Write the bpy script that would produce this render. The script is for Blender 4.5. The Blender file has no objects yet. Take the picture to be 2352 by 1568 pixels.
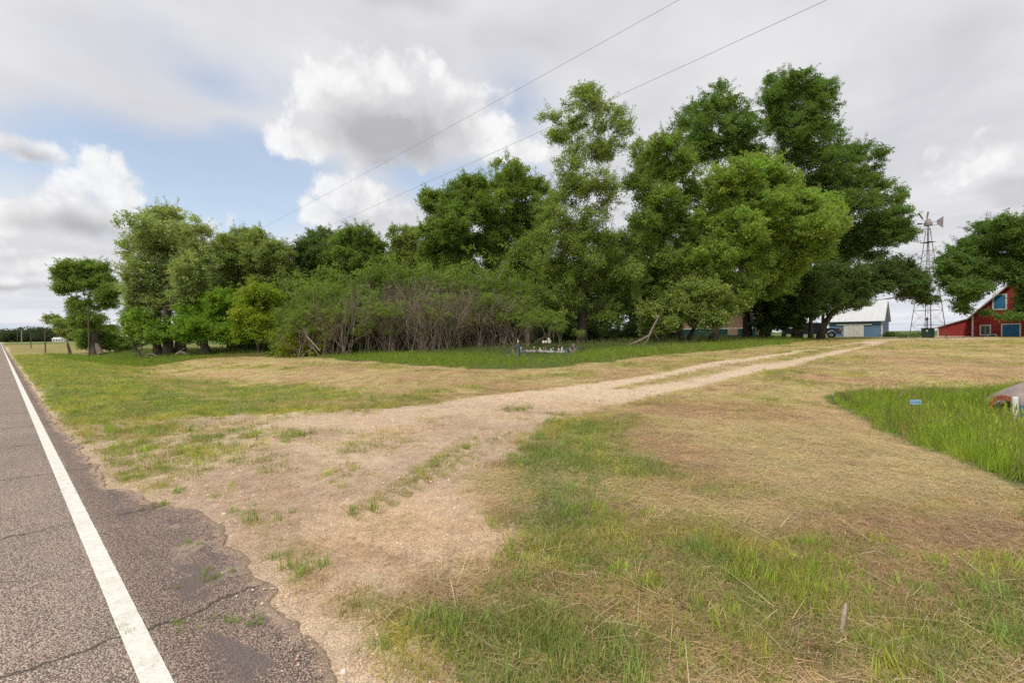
import bpy, bmesh, math, random
import numpy as np
from mathutils import Vector, Matrix

random.seed(7)
RNG = np.random.default_rng(11)
scene = bpy.context.scene
COL = scene.collection

# ------------------------------------------------------------------ camera
CAMH = 1.65
cam_data = bpy.data.cameras.new('camera')
cam_data.sensor_width = 36.0
cam_data.lens = 16.0
cam_data.clip_start = 0.05
cam_data.clip_end = 8000.0
cam = bpy.data.objects.new('camera', cam_data)
COL.objects.link(cam)
R_CAM = Matrix.Rotation(math.radians(90 - 0.84), 4, 'X') @ Matrix.Rotation(math.radians(-0.60), 4, 'Z')
cam.matrix_world = Matrix.Translation((0, 0, CAMH)) @ R_CAM
scene.camera = cam

# ------------------------------------------------------------------ view, sun
scene.view_settings.view_transform = 'Standard'
scene.view_settings.look = 'None'
scene.view_settings.exposure = 0.28
scene.view_settings.gamma = 1.0
scene.view_settings.use_curve_mapping = False
scene.render.engine = 'CYCLES'
scene.cycles.max_bounces = 8
scene.cycles.diffuse_bounces = 3
scene.cycles.transmission_bounces = 4
scene.cycles.transparent_max_bounces = 8
scene.cycles.use_denoising = False
scene.cycles.use_adaptive_sampling = True
scene.cycles.adaptive_threshold = 0.015
SUN_EL, SUN_AZ = math.radians(57), math.radians(215)      # azimuth clockwise from the view direction (+Y)
sun_dir = Vector((math.sin(SUN_AZ) * math.cos(SUN_EL), math.cos(SUN_AZ) * math.cos(SUN_EL), math.sin(SUN_EL)))
sun_data = bpy.data.lights.new('sun', 'SUN')
sun_data.energy = 2.1
sun_data.angle = math.radians(9)
sun_data.color = (1.0, 0.95, 0.87)
sun = bpy.data.objects.new('sun', sun_data)
COL.objects.link(sun)
sun.rotation_euler = (-sun_dir).to_track_quat('-Z', 'Y').to_euler()

# ------------------------------------------------------------------ photo geometry (pixels of a 2352 x 1568 reading of the photo)
FPX = 16.0 / 36.0 * 2352
R3 = R_CAM.to_3x3()
R_np = np.array(R3)

def ray(u, v):
    return R3 @ Vector(((u - 1176) / FPX, -(v - 784) / FPX, -1.0))

def at(u, v, depth):
    d = ray(u, v)
    return Vector((0, 0, CAMH)) + d * (depth / d.y)

def proj(x, y, z):
    """world arrays -> photo pixel arrays"""
    p = np.stack([x, y, z - CAMH], -1) @ R_np        # = R^T p
    w = np.maximum(-p[..., 2], 1e-3)
    return 1176 + FPX * p[..., 0] / w, 784 - FPX * p[..., 1] / w, -p[..., 2]

def azel(u, v):
    d = ray(u, v).normalized()
    return math.atan2(d.x, d.y), math.asin(d.z)

# ------------------------------------------------------------------ world: Nishita sky under drifting cloud
world = bpy.data.worlds.new('World')
scene.world = world
world.use_nodes = True
wt = world.node_tree
wt.nodes.clear()

class NG:
    """tiny helper to write node maths"""
    def __init__(s, tree): s.t = tree
    def node(s, kind, **kw):
        n = s.t.nodes.new(kind)
        for k, v in kw.items(): setattr(n, k, v)
        return n
    def put(s, sock, v):
        if isinstance(v, bpy.types.NodeSocket): s.t.links.new(v, sock)
        else:
            sock.default_value = v
    def m(s, op, a, b=None, c=None, clamp=False):
        n = s.node('ShaderNodeMath', operation=op, use_clamp=clamp)
        s.put(n.inputs[0], a)
        if b is not None: s.put(n.inputs[1], b)
        if c is not None: s.put(n.inputs[2], c)
        return n.outputs[0]
    def noise(s, vec, scale, detail=4, rough=0.55, dist=0.0):
        n = s.node('ShaderNodeTexNoise')
        if vec is not None: s.t.links.new(vec, n.inputs['Vector'])
        n.inputs['Scale'].default_value = scale
        n.inputs['Detail'].default_value = detail
        n.inputs['Roughness'].default_value = rough
        n.inputs['Distortion'].default_value = dist
        return n.outputs['Fac']
    def ramp(s, v, a, b, x=0.0, y=1.0, smooth=True):
        n = s.node('ShaderNodeMapRange', interpolation_type='SMOOTHSTEP' if smooth else 'LINEAR')
        s.put(n.inputs[0], v)
        for i, q in zip((1, 2, 3, 4), (a, b, x, y)): n.inputs[i].default_value = q
        return n.outputs[0]
    def mix(s, f, a, b, blend='MIX'):
        n = s.node('ShaderNodeMix', data_type='RGBA', blend_type=blend)
        s.put(n.inputs[0], f)
        for i, q in ((6, a), (7, b)):
            if isinstance(q, (tuple, list)): q = (*q, 1.0) if len(q) == 3 else q
            s.put(n.inputs[i], q)
        return n.outputs[2]
    def comb(s, x, y, z):
        n = s.node('ShaderNodeCombineXYZ')
        for i, q in enumerate((x, y, z)): s.put(n.inputs[i], q)
        return n.outputs[0]

W = NG(wt)
tc = W.node('ShaderNodeTexCoord')
sep = W.node('ShaderNodeSeparateXYZ'); wt.links.new(tc.outputs['Generated'], sep.inputs[0])
X, Y, Z = sep.outputs
AZ0 = W.m('ARCTAN2', X, Y)
EL0 = W.m('ARCSINE', Z)
wn_ = W.node('ShaderNodeTexNoise'); wt.links.new(tc.outputs['Generated'], wn_.inputs['Vector']); wn_.inputs['Scale'].default_value = 5.5; wn_.inputs['Detail'].default_value = 3
wsp = W.node('ShaderNodeSeparateColor'); wt.links.new(wn_.outputs['Color'], wsp.inputs[0])
AZ = W.m('ADD', AZ0, W.m('MULTIPLY', W.m('SUBTRACT', wsp.outputs[0], 0.5), 0.22))
EL = W.m('ADD', EL0, W.m('MULTIPLY', W.m('SUBTRACT', wsp.outputs[1], 0.5), 0.10))
up = W.m('MAXIMUM', Z, 0.0)
zz = W.m('ADD', up, 0.09)
flat = W.comb(W.m('DIVIDE', X, zz), W.m('DIVIDE', Y, zz), 0.0)          # a cloud deck seen from below: foreshortens to the horizon
dirv = tc.outputs['Generated']
n_edge = W.noise(dirv, 7.0, 9, 0.55)
n_big = W.noise(flat, 0.75, 5, 0.55)
n_deck = W.noise(flat, 1.7, 6, 0.55, 0.25)
n_soft = W.noise(dirv, 3.2, 3, 0.5)

def field(blobs):
    out = None
    for (u, v, ru, rv, k) in blobs:
        a, e = azel(u, v)
        a1, _ = azel(u + ru, v); a0, _ = azel(u - ru, v)
        _, e1 = azel(u, v - rv); _, e0 = azel(u, v + rv)
        ra, re = (a1 - a0) / 2, (e1 - e0) / 2
        dx = W.m('MULTIPLY', W.m('SUBTRACT', AZ, a), 1 / ra)
        dy = W.m('MULTIPLY', W.m('SUBTRACT', EL, e), 1 / re)
        d2 = W.m('ADD', W.m('MULTIPLY', dx, dx), W.m('MULTIPLY', dy, dy))
        f = W.m('MULTIPLY', W.m('SUBTRACT', 1.0, W.m('SQRT', d2)), k)
        out = f if out is None else W.m('SMOOTH_MAX', out, f, 0.12)
    return out

cumulus = [
    (840, 185, 100, 90, 1), (930, 190, 120, 95, 1), (770, 250, 125, 100, 1), (1010, 240, 135, 100, 1), (700, 325, 130, 55, 1),
    (880, 320, 200, 100, 1), (1060, 300, 120, 70, .8), (740, 190, 70, 60, .9),
    (215, 415, 75, 65, 1), (290, 435, 80, 65, 1), (150, 480, 130, 70, 1), (60, 500, 110, 55, 1), (230, 490, 150, 65, 1),
    (45, 350, 100, 45, 1), (800, 455, 110, 55, 1), (870, 475, 90, 50, 1), (720, 490, 90, 40, 1), (510, 525, 80, 40, 1),
    (1215, 360, 80, 38, .9), (2320, 370, 120, 50, .42),
    (60, 630, 160, 30, .8), (120, 600, 110, 25, .8), (1700, 100, 10, 10, .1),
]
greys = [
    (900, 320, 230, 125, 1.15), (800, 310, 120, 60, .7), (960, 290, 130, 60, .7), (890, 390, 90, 40, 1), (180, 520, 190, 50, .8), (60, 375, 90, 30, .6),
    (820, 510, 120, 30, .4), (2330, 440, 110, 45, 1.2), (920, -10, 190, 55, 1.1), (1250, 90, 180, 90, .5), (2250, 60, 260, 120, .55), (60, 640, 200, 14, .6), (60, 585, 160, 12, .4),
]
blues = [
    (450, 430, 460, 150, 1.7), (150, 400, 260, 60, 1.1), (560, 350, 200, 90, 1.0), (620, 420, 260, 80, 1.0), (1080, 430, 260, 90, 1.0),
    (450, 170, 260, 90, .5), (1180, 250, 120, 120, .5),
]
cum = field(cumulus)
n_puff = W.noise(dirv, 21.0, 7, 0.6)
cumn = W.m('ADD', W.m('ADD', W.m('MULTIPLY', cum, 1.0), W.m('MULTIPLY', W.m('SUBTRACT', n_edge, 0.5), 2.0)), W.m('MULTIPLY', W.m('SUBTRACT', n_puff, 0.5), 1.5))
cmask = W.ramp(cumn, -0.02, 0.50)
gr = W.m('ADD', field(greys), W.m('MULTIPLY', W.m('SUBTRACT', n_soft, 0.5), 0.5))
gmask = W.ramp(gr, -0.05, 0.75)
bl = field(blues)
bln = W.m('ADD', bl, W.m('MULTIPLY', W.m('SUBTRACT', n_deck, 0.5), 1.3))
bmask = W.ramp(bln, -0.12, 0.75)
sky = W.node('ShaderNodeTexSky', sky_type='NISHITA', sun_disc=False, sun_elevation=SUN_EL, sun_rotation=SUN_AZ)
sky.air_density = 1.0; sky.dust_density = 1.5; sky.ozone_density = 2.0
skyc = W.mix(1.0, sky.outputs[0], (0.20, 0.185, 0.165), 'MULTIPLY')
deck_t = W.ramp(W.m('ADD', W.m('MULTIPLY', n_deck, 0.6), W.m('MULTIPLY', n_big, 0.5)), 0.35, 0.75)
deck = W.mix(deck_t, (0.53, 0.535, 0.57), (0.69, 0.69, 0.70))
deck = W.mix(W.m('MULTIPLY', gmask, 0.45), deck, (0.40, 0.40, 0.43))
low = W.ramp(EL0, 0.0, 0.12, 1.0, 0.0)
bands = W.ramp(W.noise(W.comb(W.m('MULTIPLY', AZ0, 3.0), W.m('MULTIPLY', EL0, 55.0), 0.0), 1.0, 4, 0.55), 0.38, 0.62)
deck = W.mix(W.m('MULTIPLY', low, 0.75), deck, W.mix(bands, (0.53, 0.58, 0.66), (0.74, 0.75, 0.78)))
veil = W.m('SUBTRACT', 1.0, W.m('MULTIPLY', bmask, 0.70))
col1 = W.mix(veil, skyc, deck)
white = W.mix(W.ramp(W.m('ADD', W.m('MULTIPLY', n_puff, 0.6), W.m('MULTIPLY', n_edge, 0.4)), 0.36, 0.62), (0.62, 0.62, 0.635), (0.80, 0.80, 0.80))
ccol = W.mix(W.m('MULTIPLY', gmask, 0.88), white, (0.35, 0.35, 0.365))
col2 = W.mix(W.m('MULTIPLY', cmask, 0.93), col1, ccol)
bg = W.node('ShaderNodeBackground'); bg.inputs[1].default_value = 1.0
wt.links.new(col2, bg.inputs[0])
wo = W.node('ShaderNodeOutputWorld'); wt.links.new(bg.outputs[0], wo.inputs[0])
world.cycles.sampling_method = 'MANUAL'
world.cycles.sample_map_resolution = 512

# ------------------------------------------------------------------ numpy noise
_TAB = RNG.random((256, 256))
def vnoise(x, y):
    xi = np.floor(x).astype(int); yi = np.floor(y).astype(int)
    fx = x - xi; fy = y - yi
    fx = fx * fx * (3 - 2 * fx); fy = fy * fy * (3 - 2 * fy)
    a = _TAB[xi & 255, yi & 255]; b = _TAB[(xi + 1) & 255, yi & 255]
    c = _TAB[xi & 255, (yi + 1) & 255]; d = _TAB[(xi + 1) & 255, (yi + 1) & 255]
    return (a * (1 - fx) + b * fx) * (1 - fy) + (c * (1 - fx) + d * fx) * fy
def fbm(x, y, o=4):
    s = 0; a = 0.5; n = 0
    for i in range(o):
        s = s + a * vnoise(x * 2 ** i + 17.3 * i, y * 2 ** i + 5.1 * i); n += a; a *= 0.5
    return s / n
def sst(x, a, b):
    t = np.clip((x - a) / (b - a), 0, 1)
    return t * t * (3 - 2 * t)

# ------------------------------------------------------------------ terrain heights.  s runs along the road, t is the distance from its edge line
def st(x, y):
    return -0.748 * x + 0.664 * y, 0.664 * x + 0.748 * y - 0.47
def xy_of(s, t):
    t = t + 0.47
    return -0.748 * s + 0.664 * t, 0.664 * s + 0.748 * t
def gz(x, y):
    x = np.asarray(x, float); y = np.asarray(y, float)
    s, t = st(x, y)
    z = -0.50 * np.exp(-((t - 6.7) / 2.6) ** 2) * sst(s, 10, 18)
    z = z - 0.28 * np.exp(-((t - 10.6) / 2.6) ** 2) * sst(-s, -3, 2)
    z = z - 0.50 * np.exp(-(((x - 11.4) / 3.4) ** 2 + ((y - 10.0) / 2.7) ** 2))
    z = z + 0.42 * sst(t, 11, 23) * (1 - sst(s, 50, 80))
    z = z + 0.38 * sst(y, 14, 42) * sst(x, -8, 22)
    r = np.hypot(x, y)
    z = z * (1 - 0.75 * sst(r, 115, 190))
    und = (fbm(x * 0.35 + 40, y * 0.35 + 9, 3) - 0.5) * 0.12 * sst(t, 1.6, 5)
    und = und + (fbm(x * 2.2 + 3, y * 2.2, 3) - 0.5) * 0.035 * sst(t, 0.9, 2.3)
    near = sst(t, 0.6, 2.4)
    z = z + und * (1 - sst(r, 90, 150)) - 0.028 * (1 - near * 0.6) * (t < 30)
    z = z - 0.05 * (1 - sst(t, -6.9, -6.2)) * 0 - 0.25 * (1 - sst(t, -11, -7.2))
    return z
def gz1(x, y): return float(gz(np.array([x]), np.array([y]))[0])

def ground(u, v):
    """where the line of sight through a photo pixel meets the terrain"""
    d = ray(u, v); p = Vector((0, 0, CAMH))
    r = 1.0
    while r < 900:
        q = p + d * (r / d.y)
        if q.z <= gz1(q.x, q.y): break
        r *= 1.012
    a, b = r / 1.012, r
    for _ in range(18):
        m = (a + b) / 2; q = p + d * (m / d.y)
        if q.z <= gz1(q.x, q.y): b = m
        else: a = m
    return q.x, q.y
def foot(u, depth):
    """ground point in photo column u at a depth"""
    v = 781 - 0.0105 * u + 1.2 * FPX / depth
    p = at(u, v, depth)
    return Vector((p.x, p.y, gz1(p.x, p.y)))

# ------------------------------------------------------------------ object helpers
def tag(o, label=None, cat=None, group=None, kind=None):
    if label: o['label'] = label
    if cat: o['category'] = cat
    if group: o['group'] = group
    if kind: o['kind'] = kind
    return o
def empty(name, loc=(0, 0, 0), rz=0.0):
    o = bpy.data.objects.new(name, None)
    o.empty_display_size = 0.2
    o.location = loc; o.rotation_euler = (0, 0, rz)
    COL.objects.link(o)
    return o

class MB:
    """collects faces and makes ONE mesh object of them"""
    def __init__(s): s.v = []; s.f = []; s.smooth = False
    def add(s, verts, faces):
        b = len(s.v); s.v.extend([tuple(q) for q in verts]); s.f.extend([tuple(i + b for i in q) for q in faces])
    def box(s, x0, x1, y0, y1, z0, z1, mtx=None):
        vs = [Vector((x, y, z)) for z in (z0, z1) for y in (y0, y1) for x in (x0, x1)]
        if mtx is not None: vs = [mtx @ q for q in vs]
        s.add(vs, [(0, 2, 3, 1), (4, 5, 7, 6), (0, 1, 5, 4), (2, 6, 7, 3), (0, 4, 6, 2), (1, 3, 7, 5)])
        return s
    def tube(s, pts, rad, n=6, cap=True):
        pts = [Vector(p) for p in pts]
        if not hasattr(rad, '__len__'): rad = [rad] * len(pts)
        ring = []
        ref = Vector((0.31, 0.17, 0.93))
        d0 = (pts[-1] - pts[0]).normalized()
        if abs(d0.dot(ref)) > 0.9: ref = Vector((0.93, 0.31, 0.17))
        for i, p in enumerate(pts):
            d = (pts[min(i + 1, len(pts) - 1)] - pts[max(i - 1, 0)])
            d = d.normalized() if d.length > 1e-6 else Vector((0, 0, 1))
            a = d.cross(ref)
            a = a.normalized() if a.length > 1e-4 else Vector((1, 0, 0))
            b = d.cross(a)
            ring.append([p + (a * math.cos(k * 2 * math.pi / n) + b * math.sin(k * 2 * math.pi / n)) * rad[i] for k in range(n)])
        vs = [q for r in ring for q in r]
        fs = [(i * n + k, i * n + (k + 1) % n, (i + 1) * n + (k + 1) % n, (i + 1) * n + k) for i in range(len(pts) - 1) for k in range(n)]
        if cap:
            fs.append(tuple(range(n))[::-1]); fs.append(tuple((len(pts) - 1) * n + k for k in range(n)))
        s.add(vs, fs)
        return s
    def poly(s, pts, y0, y1):
        """outline in x,z pushed from y0 to y1"""
        n = len(pts)
        vs = [(p[0], y0, p[1]) for p in pts] + [(p[0], y1, p[1]) for p in pts]
        fs = [tuple(range(n)), tuple(range(2 * n - 1, n - 1, -1))] + [(i, i + n, (i + 1) % n + n, (i + 1) % n) for i in range(n)]
        s.add(vs, fs); return s
    def build(s, name, mat, parent=None, bevel=0.0, smooth=None):
        me = bpy.data.meshes.new(name)
        me.from_pydata(s.v, [], s.f); me.update()
        if mat: me.materials.append(mat)
        bm = bmesh.new(); bm.from_mesh(me); bmesh.ops.recalc_face_normals(bm, faces=bm.faces)
        if bevel: bmesh.ops.bevel(bm, geom=list(bm.edges), offset=bevel, segments=2, affect='EDGES', profile=0.5, clamp_overlap=True)
        bm.to_mesh(me); bm.free()
        if smooth or (smooth is None and s.smooth): me.shade_smooth()
        o = bpy.data.objects.new(name, me); COL.objects.link(o)
        if parent is not None: o.parent = parent
        return o

def np_mesh(name, verts, faces, mats, attrs=None):
    """fast mesh from arrays; faces an (n,k) array"""
    me = bpy.data.meshes.new(name)
    nv = len(verts); nf, k = faces.shape
    me.vertices.add(nv); me.vertices.foreach_set('co', np.asarray(verts, np.float32).ravel())
    me.loops.add(nf * k); me.loops.foreach_set('vertex_index', faces.astype(np.int32).ravel())
    me.polygons.add(nf); me.polygons.foreach_set('loop_start', np.arange(0, nf * k, k, dtype=np.int32))
    me.update(calc_edges=True)
    for m in mats: me.materials.append(m)
    for n, (typ, arr) in (attrs or {}).items():
        a = me.attributes.new(n, typ, 'POINT')
        a.data.foreach_set('color' if typ == 'FLOAT_COLOR' else ('vector' if typ == 'FLOAT_VECTOR' else 'value'), np.asarray(arr, np.float32).ravel())
    return me

# ------------------------------------------------------------------ materials
def mat(name, color, rough=0.8, var=0.12, scale=6.0, bump=0.0, bscale=None, metal=0.0, spec=0.3, stretch=None, second=None, sec=(0.5, 0.7), trans=0.0):
    m = bpy.data.materials.new(name); m.use_nodes = True
    t = m.node_tree; N = NG(t); b = t.nodes['Principled BSDF']
    tcn = N.node('ShaderNodeTexCoord'); vec = tcn.outputs['Object']
    if stretch:
        mp = N.node('ShaderNodeMapping'); t.links.new(vec, mp.inputs[0]); mp.inputs['Scale'].default_value = stretch; vec = mp.outputs[0]
    n1 = N.noise(vec, scale, 5, 0.6)
    lo = tuple(c * (1 - var) for c in color); hi = tuple(min(1, c * (1 + var)) for c in color)
    c = N.mix(N.ramp(n1, 0.3, 0.7), lo, hi)
    if second:
        n2 = N.noise(vec, scale * 0.45, 6, 0.65)
        c = N.mix(N.ramp(n2, sec[0], sec[1]), c, second)
    t.links.new(c, b.inputs['Base Color'])
    b.inputs['Roughness'].default_value = rough; b.inputs['Metallic'].default_value = metal
    b.inputs['Specular IOR Level'].default_value = spec
    if bump:
        bn = N.node('ShaderNodeBump'); bn.inputs['Strength'].default_value = bump; bn.inputs['Distance'].default_value = 0.02
        t.links.new(N.noise(vec, bscale or scale * 3, 5, 0.65), bn.inputs['Height']); t.links.new(bn.outputs[0], b.inputs['Normal'])
    return m

def leaf_mat(name, trans=0.35, rough=0.55, spec=0.25, inst=True):
    """colour comes from each spray's own colour attribute; thin leaves pass some light"""
    m = bpy.data.materials.new(name); m.use_nodes = True
    t = m.node_tree; N = NG(t); t.nodes.clear()
    at_ = N.node('ShaderNodeAttribute', attribute_name='col', attribute_type='INSTANCER' if inst else 'GEOMETRY')
    geo = N.node('ShaderNodeNewGeometry')
    rnd = geo.outputs['Random Per Island']
    c = N.mix(1.0, at_.outputs['Color'], N.mix(rnd, (0.70, 0.74, 0.62), (1.32, 1.25, 1.3)), 'MULTIPLY')
    p = N.node('ShaderNodeBsdfPrincipled'); t.links.new(c, p.inputs['Base Color'])
    p.inputs['Roughness'].default_value = rough; p.inputs['Specular IOR Level'].default_value = spec
    tr = N.node('ShaderNodeBsdfTranslucent'); t.links.new(N.mix(1.0, c, (1.1, 1.25, 0.6), 'MULTIPLY'), tr.inputs[0])
    ms = N.node('ShaderNodeMixShader'); ms.inputs[0].default_value = trans
    t.links.new(p.outputs[0], ms.inputs[1]); t.links.new(tr.outputs[0], ms.inputs[2])
    o = N.node('ShaderNodeOutputMaterial'); t.links.new(ms.outputs[0], o.inputs[0])
    return m

M_LEAF = leaf_mat('leaves', 0.5)
M_GRASS = leaf_mat('grass_blades', 0.42, 0.6, 0.2)
M_STRAW = leaf_mat('cut_straw', 0.15, 0.6, 0.3)
M_STONE = leaf_mat('gravel_stones', 0.0, 0.85, 0.2)
M_BARK = mat('bark', (0.13, 0.10, 0.08), 0.95, 0.35, 5, 0.8, 9, stretch=(2.2, 2.2, 0.5), second=(0.20, 0.17, 0.14))
M_DARKBARK = mat('dark_bark', (0.075, 0.058, 0.046), 0.95, 0.35, 5, 0.8, 9, stretch=(2.2, 2.2, 0.5))
M_TWIG = mat('grey_twigs', (0.25, 0.195, 0.155), 0.9, 0.45, 1.2)
M_DEADWOOD = mat('weathered_deadwood', (0.21, 0.165, 0.125), 0.9, 0.3, 3.0, 0.6, 12, stretch=(3, 3, 0.6))
M_POLEWOOD = mat('weathered_pole_wood', (0.13, 0.105, 0.085), 0.9, 0.25, 3, 0.4, 20, stretch=(6, 6, 0.3))

# ------------------------------------------------------------------ instancing of uncountable things (leaves, blades, stones)
def proto(name, verts, faces, m):
    me = bpy.data.meshes.new(name); me.from_pydata(verts, [], faces); me.materials.append(m); me.update()
    return bpy.data.objects.new(name, me)            # stays out of the scene; only its mesh is used

_groups = {}
def node_group(protos):
    key = tuple(p.name for p in protos)
    if key in _groups: return _groups[key]
    g = bpy.data.node_groups.new('scatter', 'GeometryNodeTree')
    g.interface.new_socket('Geometry', in_out='INPUT', socket_type='NodeSocketGeometry')
    g.interface.new_socket('Geometry', in_out='OUTPUT', socket_type='NodeSocketGeometry')
    L = g.links.new; N = g.nodes.new
    gi = N('NodeGroupInput'); go = N('NodeGroupOutput')
    ip = N('GeometryNodeInstanceOnPoints'); jg = N('GeometryNodeJoinGeometry')
    for p in protos:
        oi = N('GeometryNodeObjectInfo'); oi.inputs['Object'].default_value = p
        gt = N('GeometryNodeGeometryToInstance')
        L(oi.outputs['Geometry'], gt.inputs[0]); L(gt.outputs[0], jg.inputs[0])
    def attr(n, t):
        a = N('GeometryNodeInputNamedAttribute'); a.data_type = t; a.inputs[0].default_value = n
        return next(o for o in a.outputs if o.enabled and o.name == 'Attribute')
    L(gi.outputs[0], ip.inputs['Points']); L(jg.outputs[0], ip.inputs['Instance'])
    ip.inputs['Pick Instance'].default_value = True
    L(attr('vi', 'INT'), ip.inputs['Instance Index'])
    er = N('FunctionNodeEulerToRotation'); L(attr('rot', 'FLOAT_VECTOR'), er.inputs[0]); L(er.outputs[0], ip.inputs['Rotation'])
    L(attr('scl', 'FLOAT_VECTOR'), ip.inputs['Scale'])
    L(ip.outputs[0], go.inputs[0])
    _groups[key] = g
    return g

def scatter(name, pos, rot, scl, col, protos, parent=None):
    n = len(pos)
    me = bpy.data.meshes.new(name)
    me.vertices.add(n); me.vertices.foreach_set('co', np.asarray(pos, np.float32).ravel())
    scl = np.asarray(scl, np.float32)
    if scl.ndim == 1: scl = np.repeat(scl[:, None], 3, 1)
    a = me.attributes.new('rot', 'FLOAT_VECTOR', 'POINT'); a.data.foreach_set('vector', np.asarray(rot, np.float32).ravel())
    a = me.attributes.new('scl', 'FLOAT_VECTOR', 'POINT'); a.data.foreach_set('vector', scl.ravel())
    c4 = np.concatenate([np.clip(col, 0, 1), np.ones((n, 1))], 1).astype(np.float32)
    a = me.attributes.new('col', 'FLOAT_COLOR', 'POINT'); a.data.foreach_set('color', c4.ravel())
    a = me.attributes.new('vi', 'INT', 'POINT'); a.data.foreach_set('value', RNG.integers(0, len(protos), n).astype(np.int32))
    me.update()
    for p in protos:
        for m in p.data.materials:
            if m.name not in [q.name for q in me.materials]: me.materials.append(m)
    o = bpy.data.objects.new(name, me); COL.objects.link(o)
    if parent is not None: o.parent = parent
    md = o.modifiers.new('scatter', 'NODES'); md.node_group = node_group(protos)
    return o

# leaf sprays
def spray_proto(name, n, size, radius, flat, seed, aspect=0.62, droop=0.0):
    r = random.Random(seed); V = []; F = []
    for i in range(n):
        while True:
            c = Vector((r.uniform(-1, 1), r.uniform(-1, 1), r.uniform(-1, 1)))
            if c.length <= 1: break
        c = Vector((c.x * radius, c.y * radius, c.z * radius * flat - droop * (c.x ** 2 + c.y ** 2) * radius))
        d = Vector((r.gauss(0, 1), r.gauss(0, 1), r.gauss(-0.35, 0.7))).normalized()
        nrm = Vector((r.gauss(0, 0.6), r.gauss(0, 0.6), 1.0)).normalized()
        w = d.cross(nrm)
        if w.length < 1e-3: continue
        w.normalize(); nn = w.cross(d)
        L = size * r.uniform(0.7, 1.3); hw = L * aspect / 2
        b = len(V)
        V += [c, c + d * L * 0.45 + w * hw + nn * hw * 0.25, c + d * L, c + d * L * 0.45 - w * hw + nn * hw * 0.25]
        F += [(b, b + 1, b + 2), (b, b + 2, b + 3)]
    return proto(name, V, F, M_LEAF)
SPRAY = [spray_proto('leaf_spray', 19, 0.185, 0.36, 0.70, 100 + i) for i in range(6)]
SPRAY_FINE = [spray_proto('fine_leaf_spray', 20, 0.14, 0.32, 0.8, 200 + i, 0.45) for i in range(5)]
SPRAY_SUMAC = [spray_proto('sumac_leaf_spray', 24, 0.20, 0.40, 0.30, 300 + i, 0.30, 0.5) for i in range(5)]
# ------------------------------------------------------------------ ground regions, traced on the terrain
def gpoly(pix): return np.array([ground(u, v) for u, v in pix])
def sdf(P, x, y):
    """signed distance to a polygon, negative inside"""
    n = len(P); d = np.full(x.shape, 1e18); ins = np.zeros(x.shape, bool)
    for i in range(n):
        ax, ay = P[i]; bx, by = P[(i + 1) % n]
        ex, ey = bx - ax, by - ay
        tt = np.clip(((x - ax) * ex + (y - ay) * ey) / (ex * ex + ey * ey + 1e-12), 0, 1)
        d = np.minimum(d, (x - ax - tt * ex) ** 2 + (y - ay - tt * ey) ** 2)
        cr = ((ay > y) != (by > y)) & (x < (bx - ax) * (y - ay) / (by - ay + 1e-12) + ax)
        ins ^= cr
    d = np.sqrt(d)
    return np.where(ins, -d, d)

ASPHALT_EDGE = [(14, 796), (46, 858), (92, 924), (125, 970), (164, 1011), (205, 1052), (225, 1088), (240, 1119), (286, 1132), (358, 1156), (440, 1174),
                (504, 1203), (532, 1240), (563, 1284), (614, 1359), (650, 1410), (716, 1492), (762, 1556), (830, 1660), (920, 1800)]
edge_st = sorted([st(*ground(u, v)) for u, v in ASPHALT_EDGE[2:]])
edge_s = np.array([-60.0, -14.0] + [float(a) for a, b in edge_st] + [26.0, 45.0, 900.0])
edge_t = np.array([0.5, 0.5] + [float(b) for a, b in edge_st] + [0.26, 0.28, 0.30])
o_ = np.argsort(edge_s); edge_s, edge_t = edge_s[o_], edge_t[o_]
def road_edge(s): return np.interp(s, edge_s, edge_t)

P_DRIVE = gpoly([(150, 985), (230, 968), (420, 962), (560, 952), (690, 946), (880, 938), (1080, 915), (1300, 889), (1500, 861), (1700, 824), (1860, 803), (1960, 788), (2010, 783),
                 (2045, 784), (1960, 802), (1800, 843), (1650, 873), (1500, 906), (1400, 930), (1300, 955), (1240, 985), (1180, 1045), (1095, 1100), (1120, 1160), (1170, 1200),
                 (1205, 1260), (1150, 1310), (1000, 1325), (880, 1345), (790, 1375), (765, 1430), (800, 1490), (850, 1540), (900, 1620), (1000, 1800), (600, 1800), (400, 1400), (150, 1050)])
P_YARD = np.array([[33, 39], [44, 40], [56, 52], [66, 64], [58, 72], [50, 62], [40, 50], [30, 42]], float)
P_TALL = np.concatenate([gpoly([(130, 823), (230, 836), (330, 842), (400, 833), (460, 824), (560, 818), (700, 818), (820, 829), (930, 836), (1100, 847), (1250, 846), (1400, 831),
                 (1550, 813), (1700, 801), (1800, 791), (1880, 781)]), np.array([[34, 56], [46, 74], [40, 95], [-20, 85], [-62, 74], [-62, 60]], float)])
P_DITCH = gpoly([(1890, 905), (1960, 893), (2080, 893), (2240, 886), (2352, 878), (2600, 880), (2750, 1250), (2500, 1200), (2352, 1132), (2250, 1088), (2100, 1022), (2000, 976), (1925, 938)])

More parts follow.
